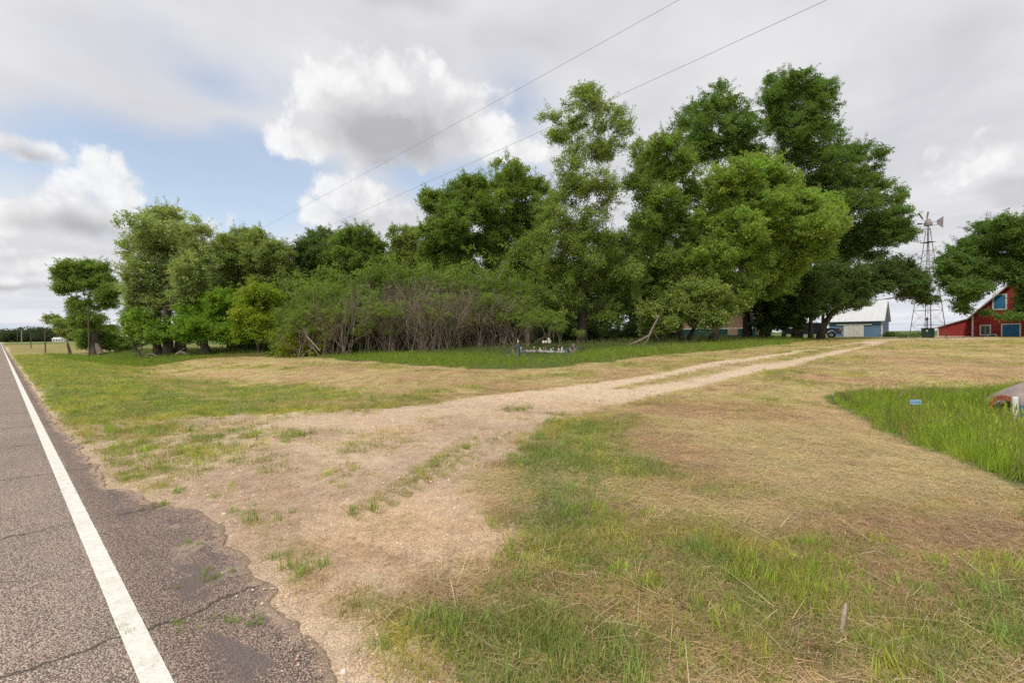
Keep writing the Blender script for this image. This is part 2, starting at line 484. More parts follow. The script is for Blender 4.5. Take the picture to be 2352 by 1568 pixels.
def blobs_px(u, v, lst):
    o = np.zeros(u.shape)
    for (bu, bv, ru, rv, k) in lst:
        o = o + k * np.exp(-(((u - bu) / ru) ** 2 + ((v - bv) / rv) ** 2))
    return o
GREEN = [(110, 890, 120, 80, .9), (300, 930, 260, 28, .5), (700, 895, 170, 16, .45), (250, 850, 200, 25, .35), (560, 905, 200, 18, .3), (620, 940, 350, 10, .4), (1250, 1130, 110, 90, .5), (1440, 1060, 90, 35, .5),
         (1330, 1230, 120, 90, .4), (1560, 1200, 140, 60, .35), (1750, 1300, 160, 80, .25), (1650, 1500, 600, 90, .38), (1150, 1480, 300, 90, .5), (860, 1420, 60, 120, .6), (2300, 1350, 160, 120, .3),
         (1300, 985, 120, 16, .5), (1500, 925, 100, 8, .4), (1230, 1060, 40, 50, .4),
         (620, 858, 420, 12, -.5), (1000, 880, 400, 14, -.45), (1700, 950, 350, 50, -.5), (2050, 1080, 330, 60, -.75), (2280, 1210, 200, 50, -.6), (2200, 840, 300, 45, -.35),
         (1500, 1030, 160, 40, -.35), (1800, 1180, 200, 50, -.3), (1050, 1340, 150, 40, -.4), (600, 830, 150, 9, -.5)]
THATCH = [(1430, 1158, 34, 14, 1), (1392, 1078, 30, 11, .8), (1560, 1285, 60, 18, .6), (1860, 1400, 40, 60, .8), (1700, 1350, 140, 18, .45), (1640, 1300, 40, 18, .7), (1850, 1200, 120, 14, .35), (2100, 1150, 160, 14, .35), (1330, 1440, 50, 16, .3)]
SPROUT = [(320, 1085, 70, 32, .9), (240, 1010, 150, 30, .45), (400, 1055, 80, 22, .4), (290, 990, 180, 18, .4), (610, 1180, 60, 40, .4), (650, 1260, 40, 30, .3), (690, 1295, 50, 32, .7), (1185, 938, 26, 5, 1.4), (1292, 952, 20, 5, 1.4),
          (410, 1133, 16, 6, 1), (370, 1165, 14, 5, 1), (495, 1327, 14, 8, .7), (560, 1000, 160, 10, .3), (560, 1160, 60, 22, .3), (820, 1180, 12, 16, .5), (1150, 1010, 40, 16, .4), (760, 1100, 60, 20, .12), (300, 1000, 260, 26, .5), (480, 1060, 120, 30, .25)] + [(810 + k * 30, 1185 - k * 20, 15, 5, .45) for k in range(10)] + [(900 + k * 24, 1096 - k * 11 + (k % 2) * 6, 12, 3.5, .6) for k in range(9)]

def regions(x, y):
    s, t = st(x, y)
    u, v, w = proj(x, y, gz(x, y))
    u = np.where(w > 0.3, np.clip(u, -900, 3300), 5000); v = np.clip(v, 0, 2600)
    wob = (fbm(x * 1.3 + 7, y * 1.3, 4) - 0.5)
    wob2 = (fbm(x * 6 + 1, y * 6 + 4, 3) - 0.5)
    dd = sdf(P_DRIVE, x, y)
    nd_ = 1 - 0.8 * sst(y, 9, 14)
    drive = 1 - sst(dd + (wob * 0.9 + wob2 * 0.5) * nd_, -0.30 * nd_, 0.28)
    yard = 1 - sst(sdf(P_YARD, x, y) + wob * 3, -1.5, 1.0)
    e = road_edge(s)
    nf_ = sst(s, 7, 11)
    shoulder = 1 - sst(t - e + wob * (0.5 - 0.3 * nf_) + wob2 * 0.3, 0.18 - 0.15 * nf_, 0.55 - 0.3 * nf_)
    drive = np.maximum(drive, yard * 0.75)
    # grass between the wheel tracks at the far end
    mid = np.exp(-((sdf(P_MID, x, y)).clip(0, 9) / 0.26) ** 2) * (1.0 + 0.8 * wob)
    spr = blobs_px(u, v, SPROUT) * (0.35 + 1.5 * sst(fbm(x * 3 + 2, y * 3 + 8, 4), 0.42, 0.62))
    gravel = np.maximum(drive, shoulder)
    tall = 1 - sst(sdf(P_TALL, x, y) + wob * 1.6, -0.25, 0.25)
    ditch = 1 - sst(sdf(P_DITCH, x, y) + wob * 0.5 + wob2 * 0.25, -0.12, 0.12)
    # mowing lines follow the road on the left, the drive on the right
    m1 = fbm(t * 1.9 + wob, s * 0.10, 3)
    dir2 = (x * 0.85 - y * 0.52)
    m2 = fbm(dir2 * 0.12, (x * 0.52 + y * 0.85) * 1.5 + wob, 3)
    mow = np.where(s > 8, m1, m2)
    g = 0.40 + 0.22 * sst(v, 1150, 1400) + blobs_px(u, v, GREEN) + (fbm(x * 0.8, y * 0.8 + 31, 5) - 0.5) * 1.5 + (mow - 0.5) * 0.9
    g = g + 0.35 * sst(3.5 - np.abs(t - 1.9), 0, 3) * (s > 6)
    th = blobs_px(u, v, THATCH) * sst(fbm(x * 4 + 9, y * 4, 3), 0.35, 0.6) + 0.55 * sst(fbm(x * 1.4 + 63, y * 1.4 + 12, 4), 0.58, 0.72)
    far = sst(np.hypot(x, y), 70, 100)
    g = g * (1 - far) + far * (0.62 + 0.9 * (vnoise(x * 0.012 + 3, t * 0.05) - 0.5))
    return dict(s=s, t=t, u=u, v=v, w=w, gravel=np.clip(gravel, 0, 1), drive=drive, mid=mid, sprout=np.clip(spr, 0, 1), tall=tall, ditch=ditch, g=np.clip(g, 0, 1), thatch=np.clip(th, 0, 1), far=far, drive_d=dd)
P_MID = gpoly([(1420, 890), (1600, 862), (1780, 829), (1900, 805), (1975, 793), (1985, 788), (1900, 800), (1780, 822), (1600, 853)])

C_TAN = np.array([0.55, 0.44, 0.225]); C_PINK = np.array([0.54, 0.37, 0.215]); C_GRN = np.array([0.32, 0.355, 0.11]); C_YEL = np.array([0.48, 0.455, 0.12])
C_BLUEG = np.array([0.30, 0.345, 0.165]); C_BRN = np.array([0.19, 0.11, 0.068]); C_GRAV = np.array([0.56, 0.43, 0.305]); C_SOIL = np.array([0.24, 0.17, 0.095])
def lerp(a, b, f): return a * (1 - f[:, None]) + b * f[:, None]
def lawn_colour(x, y, R):
    """colour of the grass itself at a place"""
    n1 = fbm(x * 0.5 + 90, y * 0.5 + 3, 3); n2 = fbm(x * 1.7 + 50, y * 1.7 + 23, 3)
    dry = lerp(np.tile(C_TAN, (len(x), 1)), C_PINK, sst(n1, 0.42, 0.62))
    grn = lerp(np.tile(C_GRN, (len(x), 1)), C_YEL, sst(n2, 0.45, 0.65))
    blue = np.exp(-(((R['u'] - 1290) / 130) ** 2 + ((R['v'] - 1150) / 110) ** 2)) + 0.5 * sst(n1, 0.55, 0.7)
    grn = lerp(grn, C_BLUEG, np.clip(blue, 0, 1) * 0.8)
    return lerp(dry, grn, R['g'])

TREAD = [(ground(790, 1200), ground(1095, 1003)), (ground(880, 1130), ground(1120, 1022))]
# ---- ground sheet
def make_ground():
    az = np.radians(np.concatenate([np.arange(-56, 56.01, 0.36), np.arange(60, 304, 4.0)]))
    rr = [0.0, 0.3]
    while rr[-1] < 4500: rr.append(rr[-1] * 1.0105 + 0.012)
    rr = np.array(rr[1:]); na, nr = len(az), len(rr)
    A, Rr = np.meshgrid(az, rr)
    x = (np.sin(A) * Rr).ravel(); y = (np.cos(A) * Rr).ravel()
    x = np.append(x, 0.0); y = np.append(y, 0.0)
    z = gz(x, y)
    R = regions(x, y)
    rut = R['drive'] * np.exp(-((R['drive_d'] + 0.75) / 0.35) ** 2) * 0.05 * sst(y, 9, 14)
    z = z - rut + R['tall'] * 0.0
    rough = (fbm(x * 9, y * 9, 3) - 0.5) * 0.03 * (1 - sst(np.hypot(x, y), 12, 25)) * sst(R['t'] - road_edge(R['s']), 0.05, 0.3)
    z = z + rough * (0.4 + 0.6 * (1 - R['gravel']))
    trd = np.zeros(len(x))
    for A_, B_ in TREAD:
        L_ = math.hypot(B_[0] - A_[0], B_[1] - A_[1]); ex, ey = (B_[0] - A_[0]) / L_, (B_[1] - A_[1]) / L_
        l_ = (x - A_[0]) * ex + (y - A_[1]) * ey; d_ = (x - A_[0]) * -ey + (y - A_[1]) * ex + 0.06 * np.sin(l_ * 1.3)
        mk = sst(.24 - np.abs(d_), 0, .06) * sst(l_, 0, .5) * sst(L_ - l_, 0, .5)
        wv_ = np.sin(2 * math.pi * (l_ + 0.7 * np.abs(d_)) / .24)
        z = z + mk * (.026 * wv_ - .02); trd = np.maximum(trd, mk * (.35 + .65 * (wv_ < 0)))
    lawn = lawn_colour(x, y, R) * 0.84
    lawn = lerp(lawn, C_BRN, R['thatch'] * 0.60)
    tallc = np.array([0.09, 0.11, 0.035])
    fcol = lerp(lerp(np.tile([0.30, 0.255, 0.10], (len(x), 1)), np.array([0.13, 0.18, 0.055]), sst(vnoise(x * 0.02 + 8, R['t'] * 0.035 + 5), 0.35, 0.6)), np.array([0.11, 0.155, 0.05]), sst(x, 30, 60))
    c = lerp(lawn, fcol, R['far'])
    gn = fbm(x * 0.9 + 33, y * 0.9, 4)
    grav = lerp(np.tile(C_GRAV, (len(x), 1)), np.array([0.46, 0.345, 0.25]), sst(gn, 0.4, 0.65))
    grav = lerp(grav, np.array([0.57, 0.41, 0.265]), sst(fbm(x * 0.5 + 3, y * 0.5 + 71, 3), 0.5, 0.7) * 0.8)
    grav = lerp(grav, np.array([0.66, 0.53, 0.385]), sst(y, 9, 13) * 0.8)
    c = lerp(c, grav, R['gravel'])
    c = lerp(c, lawn_colour(x, y, R) * 0.75, np.clip(R['mid'] * 0.8 * R['drive'], 0, 1))
    c = lerp(c, np.array([0.20, 0.20, 0.065]), np.clip(R['sprout'] * 0.45 * R['gravel'], 0, 1))
    c = lerp(c, np.array([0.25, 0.225, 0.085]), trd * .75)
    c = lerp(c, tallc, np.maximum(R['tall'] * (1 - R['far']), R['ditch']))
    c4 = np.concatenate([c, np.ones((len(c), 1))], 1)
    grid = np.arange(na * nr).reshape(nr, na)
    nx = np.roll(grid, -1, 1)
    F = np.stack([grid[:-1], grid[1:], nx[1:], nx[:-1]], -1).reshape(-1, 4)[:, ::-1]
    cen = np.stack([np.full(na, na * nr), grid[0], nx[0], nx[0]], -1)
    tri = np.stack([np.full(na, na * nr), nx[0], grid[0]], -1)
    m = ground_material()
    me = bpy.data.meshes.new('ground')
    V = np.stack([x, y, z], -1)
    me.from_pydata(V.tolist(), [], F.tolist() + tri.tolist())
    me.materials.append(m)
    a = me.attributes.new('col', 'FLOAT_COLOR', 'POINT'); a.data.foreach_set('color', c4.astype(np.float32).ravel())
    a = me.attributes.new('gravel', 'FLOAT', 'POINT'); a.data.foreach_set('value', (R['gravel'] * (1 - R['far'])).astype(np.float32))
    me.shade_smooth(); me.update()
    bm = bmesh.new(); bm.from_mesh(me); bmesh.ops.recalc_face_normals(bm, faces=bm.faces)
    if sum(f.normal.z for f in list(bm.faces)[:200]) < 0: bmesh.ops.reverse_faces(bm, faces=bm.faces)
    bm.to_mesh(me); bm.free()
    o = bpy.data.objects.new('ground', me); COL.objects.link(o)
    tag(o, kind='structure')

def ground_material():
    m = bpy.data.materials.new('ground'); m.use_nodes = True
    t = m.node_tree; N = NG(t); b = t.nodes['Principled BSDF']
    tcn = N.node('ShaderNodeTexCoord'); vec = tcn.outputs['Object']
    ca = N.node('ShaderNodeAttribute', attribute_name='col').outputs['Color']
    ga = N.node('ShaderNodeAttribute', attribute_name='gravel').outputs['Fac']
    # stones
    vo = N.node('ShaderNodeTexVoronoi'); t.links.new(vec, vo.inputs['Vector']); vo.inputs['Scale'].default_value = 120
    vsep = N.node('ShaderNodeSeparateColor'); t.links.new(vo.outputs['Color'], vsep.inputs[0])
    stone = N.mix(N.ramp(vsep.outputs[0], 0.15, 0.9, smooth=False), (0.74, 0.74, 0.76), (1.28, 1.25, 1.20))
    n3 = N.noise(vec, 7, 6, 0.7)
    grav = N.mix(1.0, N.mix(1.0, ca, stone, 'MULTIPLY'), N.mix(N.ramp(n3, 0.3, 0.7), (0.82, 0.80, 0.78), (1.14, 1.14, 1.12)), 'MULTIPLY')
    # thatch of clippings: two stretched noises
    def strands(rot, sc):
        mp = N.node('ShaderNodeMapping'); t.links.new(vec, mp.inputs[0]); mp.inputs['Rotation'].default_value = (0, 0, rot); mp.inputs['Scale'].default_value = sc
        return N.noise(mp.outputs[0], 1.0, 4, 0.7, 0.6)
    sA = strands(0.4, (14, 90, 1)); sB = strands(1.9, (12, 80, 1)); sC = strands(2.9, (1.5, 9, 1))
    f = N.m('ADD', N.m('MULTIPLY', sA, 0.5), N.m('MULTIPLY', sB, 0.5))
    gr = N.mix(1.0, ca, N.mix(N.ramp(f, 0.38, 0.62), (0.45, 0.45, 0.45), (1.5, 1.45, 1.4)), 'MULTIPLY')
    gr = N.mix(1.0, gr, N.mix(N.ramp(sC, 0.3, 0.7), (0.8, 0.82, 0.8), (1.2, 1.18, 1.15)), 'MULTIPLY')
    c = N.mix(ga, gr, grav)
    t.links.new(c, b.inputs['Base Color']); b.inputs['Roughness'].default_value = 0.95; b.inputs['Specular IOR Level'].default_value = 0.1
    h = N.node('ShaderNodeMix'); N.put(h.inputs[0], ga); N.put(h.inputs[2], N.m('MULTIPLY', f, 1.2)); N.put(h.inputs[3], N.m('SUBTRACT', n3, N.m('MULTIPLY', vo.outputs['Distance'], 0.9)))
    bn = N.node('ShaderNodeBump'); bn.inputs['Strength'].default_value = 0.6; bn.inputs['Distance'].default_value = 0.012
    t.links.new(h.outputs[0], bn.inputs['Height']); t.links.new(bn.outputs[0], b.inputs['Normal'])
    return m

# ---- road
def make_road():
    ss = np.concatenate([np.arange(-60, -12, 2.0), np.arange(-12, 14, 0.035), np.arange(14, 60, 0.5), np.arange(60, 260, 6), np.arange(260, 901, 40)])
    jag = (fbm(ss * 3.1, ss * 0 + 4, 4) - 0.5) * 0.16 + (fbm(ss * 14, ss * 0 + 9, 3) - 0.5) * 0.06
    te = road_edge(ss) + jag * (1 - sst(ss, 14, 60))
    ts = np.array([-6.75, -6.6, -4.5, -2.5, -1.2, -0.5, 0.0, 0.12])
    prof = np.array([0.0, 0.0, 0.03, 0.04, 0.03, 0.02, 0.008, 0.005])
    cols = len(ts) + 8
    V = []
    for i, s_ in enumerate(ss):
        row = list(zip(ts, prof))
        for k in range(1, 8):
            q = 0.12 + (te[i] - 0.12) * k / 7
            row.append((q, -0.012 * (k / 7) ** 2))
        row.append((te[i] + 0.015, -0.12))
        for t_, z_ in row:
            x, y = xy_of(s_, t_)
            V.append((x, y, z_ - (0.14 if t_ < -6.7 else 0)))
    V = np.array(V)
    g = np.arange(len(V)).reshape(len(ss), cols)
    F = np.stack([g[:-1, :-1], g[:-1, 1:], g[1:, 1:], g[1:, :-1]], -1).reshape(-1, 4)
    m = bpy.data.materials.new('asphalt'); m.use_nodes = True
    t = m.node_tree; N = NG(t); b = t.nodes['Principled BSDF']
    tcn = N.node('ShaderNodeTexCoord'); vec = tcn.outputs['Object']
    # road-aligned coordinates: X along s, Y across t
    mp = N.node('ShaderNodeMapping', vector_type='POINT'); t.links.new(vec, mp.inputs[0]); mp.inputs['Rotation'].default_value = (0, 0, -math.atan2(0.664, -0.748)); rc = mp.outputs[0]
    sp = N.node('ShaderNodeSeparateXYZ'); t.links.new(rc, sp.inputs[0])
    S, T = sp.outputs[0], N.m('SUBTRACT', N.m('MULTIPLY', sp.outputs[1], -1.0), 0.47)      # T grows away from the road
    vo = N.node('ShaderNodeTexVoronoi'); t.links.new(vec, vo.inputs['Vector']); vo.inputs['Scale'].default_value = 115
    vs = N.node('ShaderNodeSeparateColor'); t.links.new(vo.outputs['Color'], vs.inputs[0])
    agg = N.mix(N.ramp(vs.outputs[0], 0.0, 1.0, smooth=False), (0.31, 0.26, 0.22), (0.71, 0.60, 0.50))
    agg = N.mix(N.ramp(vs.outputs[1], 0.72, 0.8), agg, (0.48, 0.32, 0.27))
    agg = N.mix(N.ramp(vo.outputs['Distance'], 0.35, 0.62), agg, (0.13, 0.105, 0.09))
    nb = N.noise(vec, 0.8, 5, 0.6); nm = N.noise(vec, 3.5, 6, 0.65)
    agg = N.mix(1.0, agg, N.mix(N.ramp(nb, 0.3, 0.7), (0.88, 0.88, 0.88), (1.14, 1.10, 1.06)), 'MULTIPLY')
    # darker purplish shoulder beyond the line, with old tar patches
    sh = N.ramp(N.m('ADD', T, N.m('MULTIPLY', N.m('SUBTRACT', nm, 0.5), 0.15)), 0.02, 0.12)
    shc = N.mix(1.0, agg, (0.79, 0.745, 0.73), 'MULTIPLY')
    agg = N.mix(sh, agg, shc)
    mp2 = N.node('ShaderNodeMapping'); t.links.new(rc, mp2.inputs[0]); mp2.inputs['Scale'].default_value = (1.0, 3.2, 1)
    tar = N.ramp(N.noise(mp2.outputs[0], 1.5, 6, 0.68, 0.5), 0.51, 0.58)
    tar = N.m('MULTIPLY', tar, N.ramp(T, 0.12, 0.32))
    agg = N.mix(N.m('MULTIPLY', tar, 0.75), agg, (0.145, 0.118, 0.11))
    pale = N.m('MULTIPLY', N.ramp(N.noise(rc, 2.6, 6, 0.7), 0.54, 0.66), N.ramp(T, 0.3, 0.5))
    agg = N.mix(N.m('MULTIPLY', pale, 0.7), agg, (0.42, 0.33, 0.25))
    # transverse cracks every few metres, wandering
    sw = N.m('ADD', S, N.m('MULTIPLY', N.m('SUBTRACT', N.noise(rc, 1.6, 6, 0.7), 0.5), 0.55))
    fr = N.m('ABSOLUTE', N.m('SUBTRACT', N.m('FRACT', N.m('ADD', N.m('MULTIPLY', sw, 1 / 2.35), CRACK_PH)), 0.5))
    crack = N.m('MULTIPLY', N.ramp(fr, 0.0035, 0.0095, 1.0, 0.0), N.ramp(N.noise(rc, 0.9, 3, 0.5), 0.36, 0.5))
    e1 = N.node('ShaderNodeTexVoronoi', feature='DISTANCE_TO_EDGE'); e1.inputs['Scale'].default_value = 2.3
    wv = N.node('ShaderNodeVectorMath', operation='ADD'); t.links.new(rc, wv.inputs[0])
    nv = N.node('ShaderNodeTexNoise'); t.links.new(vec, nv.inputs[0]); nv.inputs['Scale'].default_value = 3.0; nv.inputs['Detail'].default_value = 5
    vm = N.node('ShaderNodeVectorMath', operation='SCALE'); t.links.new(nv.outputs['Color'], vm.inputs[0]); vm.inputs[3].default_value = 0.5
    t.links.new(vm.outputs[0], wv.inputs[1]); t.links.new(wv.outputs[0], e1.inputs['Vector'])
    alli = N.m('MULTIPLY', N.ramp(e1.outputs['Distance'], 0.004, 0.016, 1.0, 0.0), N.m('MULTIPLY', N.ramp(T, 0.25, 0.45), N.ramp(nm, 0.45, 0.6)))
    crack = N.m('MAXIMUM', crack, alli)
    c = N.mix(N.m('MULTIPLY', crack, 0.75), agg, (0.055, 0.045, 0.036))
    ea = N.node('ShaderNodeAttribute', attribute_name='edge').outputs['Fac']
    ef = N.ramp(N.m('ADD', ea, N.m('MULTIPLY', N.m('SUBTRACT', N.noise(vec, 9.0, 6, 0.75), 0.5), 1.1)), 0.55, 0.95)
    c = N.mix(N.m('MULTIPLY', ef, 0.85), c, N.mix(1.0, N.mix(vs.outputs[2], (0.34, 0.25, 0.18), (0.60, 0.45, 0.32)), (1, 1, 1), 'MULTIPLY'))
    t.links.new(c, b.inputs['Base Color']); b.inputs['Roughness'].default_value = 0.9; b.inputs['Specular IOR Level'].default_value = 0.2
    bn = N.node('ShaderNodeBump'); bn.inputs['Strength'].default_value = 0.7; bn.inputs['Distance'].default_value = 0.006
    hh = N.m('SUBTRACT', N.m('SUBTRACT', nm, vo.outputs['Distance']), N.m('MULTIPLY', crack, 2.0))
    t.links.new(hh, bn.inputs['Height']); t.links.new(bn.outputs[0], b.inputs['Normal'])
    ek = np.array([0.0] * len(ts) + [k / 7 for k in range(1, 8)] + [1.0]); wd = np.clip(te - 0.12, 0.1, 9)[:, None]
    edist = (1 - ek[None, :]) * wd; edge_a = np.exp(-(edist / 0.17)); edge_a[:, :len(ts) - 1] = 0
    me = np_mesh('road', V, F, [m], {'edge': ('FLOAT', edge_a.ravel())}); me.shade_smooth()
    o = bpy.data.objects.new('road', me); COL.objects.link(o); tag(o, kind='structure')
    if me.polygons[len(me.polygons) // 2].normal.z < 0: me.flip_normals()
    # edge line: worn white paint, 4 mm above
    ls = np.concatenate([np.arange(-20, 20, 0.05), np.arange(20, 80, 1.0), np.arange(80, 901, 15)])
    w = 0.055 + (fbm(ls * 16, ls * 0 + 2, 3) - 0.5) * 0.004 * (ls < 20)
    w2 = 0.055 + (fbm(ls * 16, ls * 0 + 12, 3) - 0.5) * 0.004 * (ls < 20)
    V = []
    for s_, a, b_ in zip(ls, w, w2):
        for t_ in (-a, 0.0, b_):
            x, y = xy_of(s_, t_); V.append((x, y, 0.008 + (0.012 * -t_ * 2 if t_ < 0 else -0.008 * t_ * 2.5) + 0.004 + 0.02 * min(1, max(0, s_ - 60) / 200)))
    g = np.arange(len(V)).reshape(-1, 3)
    F = np.stack([g[:-1, :-1], g[:-1, 1:], g[1:, 1:], g[1:, :-1]], -1).reshape(-1, 4)
    m2 = bpy.data.materials.new('worn_white_paint'); m2.use_nodes = True
    t = m2.node_tree; N = NG(t); b = t.nodes['Principled BSDF']
    tcn = N.node('ShaderNodeTexCoord'); vec = tcn.outputs['Object']
    wear = N.ramp(N.noise(vec, 45, 5, 0.85), 0.52, 0.62); wear2 = N.ramp(N.noise(vec, 4, 6, 0.7), 0.4, 0.75)
    cc = N.mix(N.ramp(N.noise(vec, 9, 4, 0.6), 0.3, 0.7), (0.70, 0.665, 0.59), (0.80, 0.775, 0.71))
    cc = N.mix(N.m('MULTIPLY', wear, N.m('ADD', 0.35, N.m('MULTIPLY', wear2, 0.5))), cc, (0.25, 0.21, 0.18))
    t.links.new(cc, b.inputs['Base Color']); b.inputs['Roughness'].default_value = 0.8
    bn = N.node('ShaderNodeBump'); bn.inputs['Strength'].default_value = 0.5; bn.inputs['Distance'].default_value = 0.004
    t.links.new(N.noise(vec, 90, 3, 0.6), bn.inputs['Height']); t.links.new(bn.outputs[0], b.inputs['Normal'])
    me = np_mesh('road_edge_line', np.array(V), F, [m2])
    if me.polygons[10].normal.z < 0: me.flip_normals()
    o = bpy.data.objects.new('road_edge_line', me); COL.objects.link(o); tag(o, kind='structure')
_cs = st(*ground(330, 1458))[0]
CRACK_PH = (0.5 - (_cs / 2.35)) % 1.0
make_ground()
make_road()

# ------------------------------------------------------------------ grass, stones, straw: uncountable cover
def blade(V, F, base, ang, lean, L, w, seg=3, curve=0.6):
    dx, dy = math.cos(ang), math.sin(ang); px, py = -dy, dx
    b0 = len(V); x, y, z = base; th = lean
    for i in range(seg):
        ww = w * (1 - i / seg) * 0.5 + w * 0.12
        V.append((x - px * ww, y - py * ww, z)); V.append((x + px * ww, y + py * ww, z))
        st_ = L / seg
        x += dx * math.sin(th) * st_; y += dy * math.sin(th) * st_; z += math.cos(th) * st_
        th += curve / seg
    V.append((x, y, z))
    for i in range(seg - 1):
        a = b0 + 2 * i; F.append((a, a + 1, a + 3, a + 2))
    a = b0 + 2 * (seg - 1); F.append((a, a + 1, a + 2))
def tuft(name, n, rad, L0, L1, w, lean, m, seed, seg=3, heads=0, curve=0.7):
    r = random.Random(seed); V = []; F = []
    for i in range(n):
        q = rad * math.sqrt(r.random()); a = r.uniform(0, 6.283)
        blade(V, F, (q * math.cos(a), q * math.sin(a), -0.01), r.uniform(0, 6.283), abs(r.gauss(0, lean)), r.uniform(L0, L1), w * r.uniform(0.7, 1.3), seg, r.uniform(0, curve))
    for i in range(heads):
        q = rad * math.sqrt(r.random()); a = r.uniform(0, 6.283); x, y = q * math.cos(a), q * math.sin(a); H = L1 * r.uniform(1.05, 1.35)
        blade(V, F, (x, y, 0), a, 0.08, H, 0.004, 3, 0.25)
        hx, hy = x + math.cos(a) * H * 0.2, y + math.sin(a) * H * 0.2
        for k in range(2):
            blade(V, F, (hx, hy, H * 0.80), a + k * 1.57, 0.15, H * 0.16, 0.018, 2, 0.2)
    return proto(name, V, F, m)
MOWN = [tuft('mown_tuft', 30, 0.085, 0.03, 0.085, 0.0034, 0.60, M_GRASS, 400 + i) for i in range(5)]
LUSH = [tuft('lush_tuft', 26, 0.07, 0.06, 0.15, 0.0055, 0.38, M_GRASS, 430 + i) for i in range(4)]
TALLG = [tuft('tall_tuft', 28, 0.16, 0.30, 0.62, 0.010, 0.22, M_GRASS, 450 + i, 3, 0, 0.7) for i in range(4)] + [tuft('seeding_tuft', 22, 0.16, 0.30, 0.6, 0.010, 0.22, M_GRASS, 460 + i, 3, 3, 0.7) for i in range(2)]
def litter(name, n, rad, L0, L1, w, seed):
    r = random.Random(seed); V = []; F = []
    for i in range(n):
        q = rad * math.sqrt(r.random()); a = r.uniform(0, 6.283)
        ang = r.gauss(0, 0.9)
        blade(V, F, (q * math.cos(a), q * math.sin(a), r.uniform(0.004, 0.02)), ang, math.pi / 2 - r.uniform(-0.02, 0.16), r.uniform(L0, L1), w * r.uniform(0.7, 1.4), 3, r.uniform(0, 0.3))
    return proto(name, V, F, M_STRAW)
LITTER = [litter('straw_litter', 24, 0.12, 0.04, 0.14, 0.0019, 500 + i) for i in range(5)]
STRAND = [litter('long_straw', 2, 0.06, 0.18, 0.42, 0.0024, 520 + i) for i in range(6)]
def stone(name, seed):
    r = random.Random(seed); bm = bmesh.new(); bmesh.ops.create_icosphere(bm, subdivisions=1, radius=1)
    for v in bm.verts: v.co *= r.uniform(0.7, 1.15); v.co.z *= 0.62
    me = bpy.data.meshes.new(name); bm.to_mesh(me); bm.free(); me.materials.append(M_STONE)
    return bpy.data.objects.new(name, me)
STONES = [stone('pebble', 540 + i) for i in range(5)]

def cand(n_cap, rho0, r0, p, rmax, rmin=0.9, az=58):
    """points over the view sector, density rho0 per square metre falling off beyond r0 with power p"""
    rs = np.geomspace(rmin, rmax, 400); mid = (rs[1:] + rs[:-1]) / 2
    dens = rho0 * np.minimum(1, (r0 / mid) ** p) * mid * (rs[1:] - rs[:-1]) * math.radians(2 * az)
    tot = int(min(n_cap, dens.sum())); cdf = np.concatenate([[0], np.cumsum(dens)]) / dens.sum()
    r = np.interp(RNG.random(tot), cdf, rs); a = np.radians(RNG.uniform(-az, az, tot))
    return r * np.sin(a), r * np.cos(a), r
def rnd_rot(n, tilt=0.15):
    return np.stack([RNG.normal(0, tilt, n), RNG.normal(0, tilt, n), RNG.uniform(0, 6.283, n)], -1)
def jit(c, k=0.14):
    n = len(c); b = RNG.normal(1, k, (n, 1)); h = RNG.normal(1, k * 0.35, (n, 3))
    return c * np.clip(b, 0.45, 1.7) * h

# mown grass
x, y, r = cand(200000, 640, 5.0, 1.55, 75)
R = regions(x, y); k = RNG.random(len(x))
offroad = R['t'] > road_edge(R['s']) + 0.12
veg = (1 - R['gravel']) + R['gravel'] * np.maximum(R['sprout'] * 1.0, np.maximum(R['mid'] * 0.9, (0.03 + 0.14 * (y < 11)) * sst(fbm(x * 1.2 + 9, y * 1.2 + 3, 4), 0.5, 0.65)))
veg = veg * (1 - R['thatch'] * 0.55) * (0.45 + 0.55 * sst(R['g'], 0.1, 0.5))
keep = offroad & (k < veg) & (R['tall'] < 0.5) & (R['ditch'] < 0.5)
x, y, r = x[keep], y[keep], r[keep]; R = {a: b[keep] for a, b in R.items()}
c = jit(lawn_colour(x, y, R) * 0.98, 0.20)
dr = np.clip(RNG.random(len(x)) - R['g'] * 0.9, 0, 1) > 0.30
c[dr] = jit(np.tile(C_TAN * 1.1, (dr.sum(), 1)), 0.2)
hs = 0.55 + 0.75 * np.clip(R['g'], 0, 1) + RNG.normal(0, 0.18, len(x))
sc = np.clip(hs, 0.35, 2) * (1 + np.clip(r - 6, 0, 40) * 0.035)
scl = np.stack([sc * 1.0, sc * 1.0, sc * (1 - 0.35 * sst(r, 6, 20))], -1)
o = scatter('mown_grass', np.stack([x, y, gz(x, y) - 0.006], -1), rnd_rot(len(x), 0.2), scl, c, MOWN)
tag(o, 'short mown grass, tan and green, across the roadside lawn', 'grass', kind='stuff')

# fresh taller sprouts
x, y, r = cand(90000, 150, 5.0, 1.6, 40)
R = regions(x, y); k = RNG.random(len(x))
pat = sst(fbm(x * 2.6 + 14, y * 2.6 + 2, 4), 0.50, 0.58)
lush = np.clip(R['g'] - 0.28, 0, 1) * 2.0 * pat * (1 - R['gravel']) + R['gravel'] * R['sprout'] * 0.7
keep = (R['t'] > road_edge(R['s']) + 0.1) & (k < lush) & (R['tall'] < 0.5) & (R['ditch'] < 0.5)
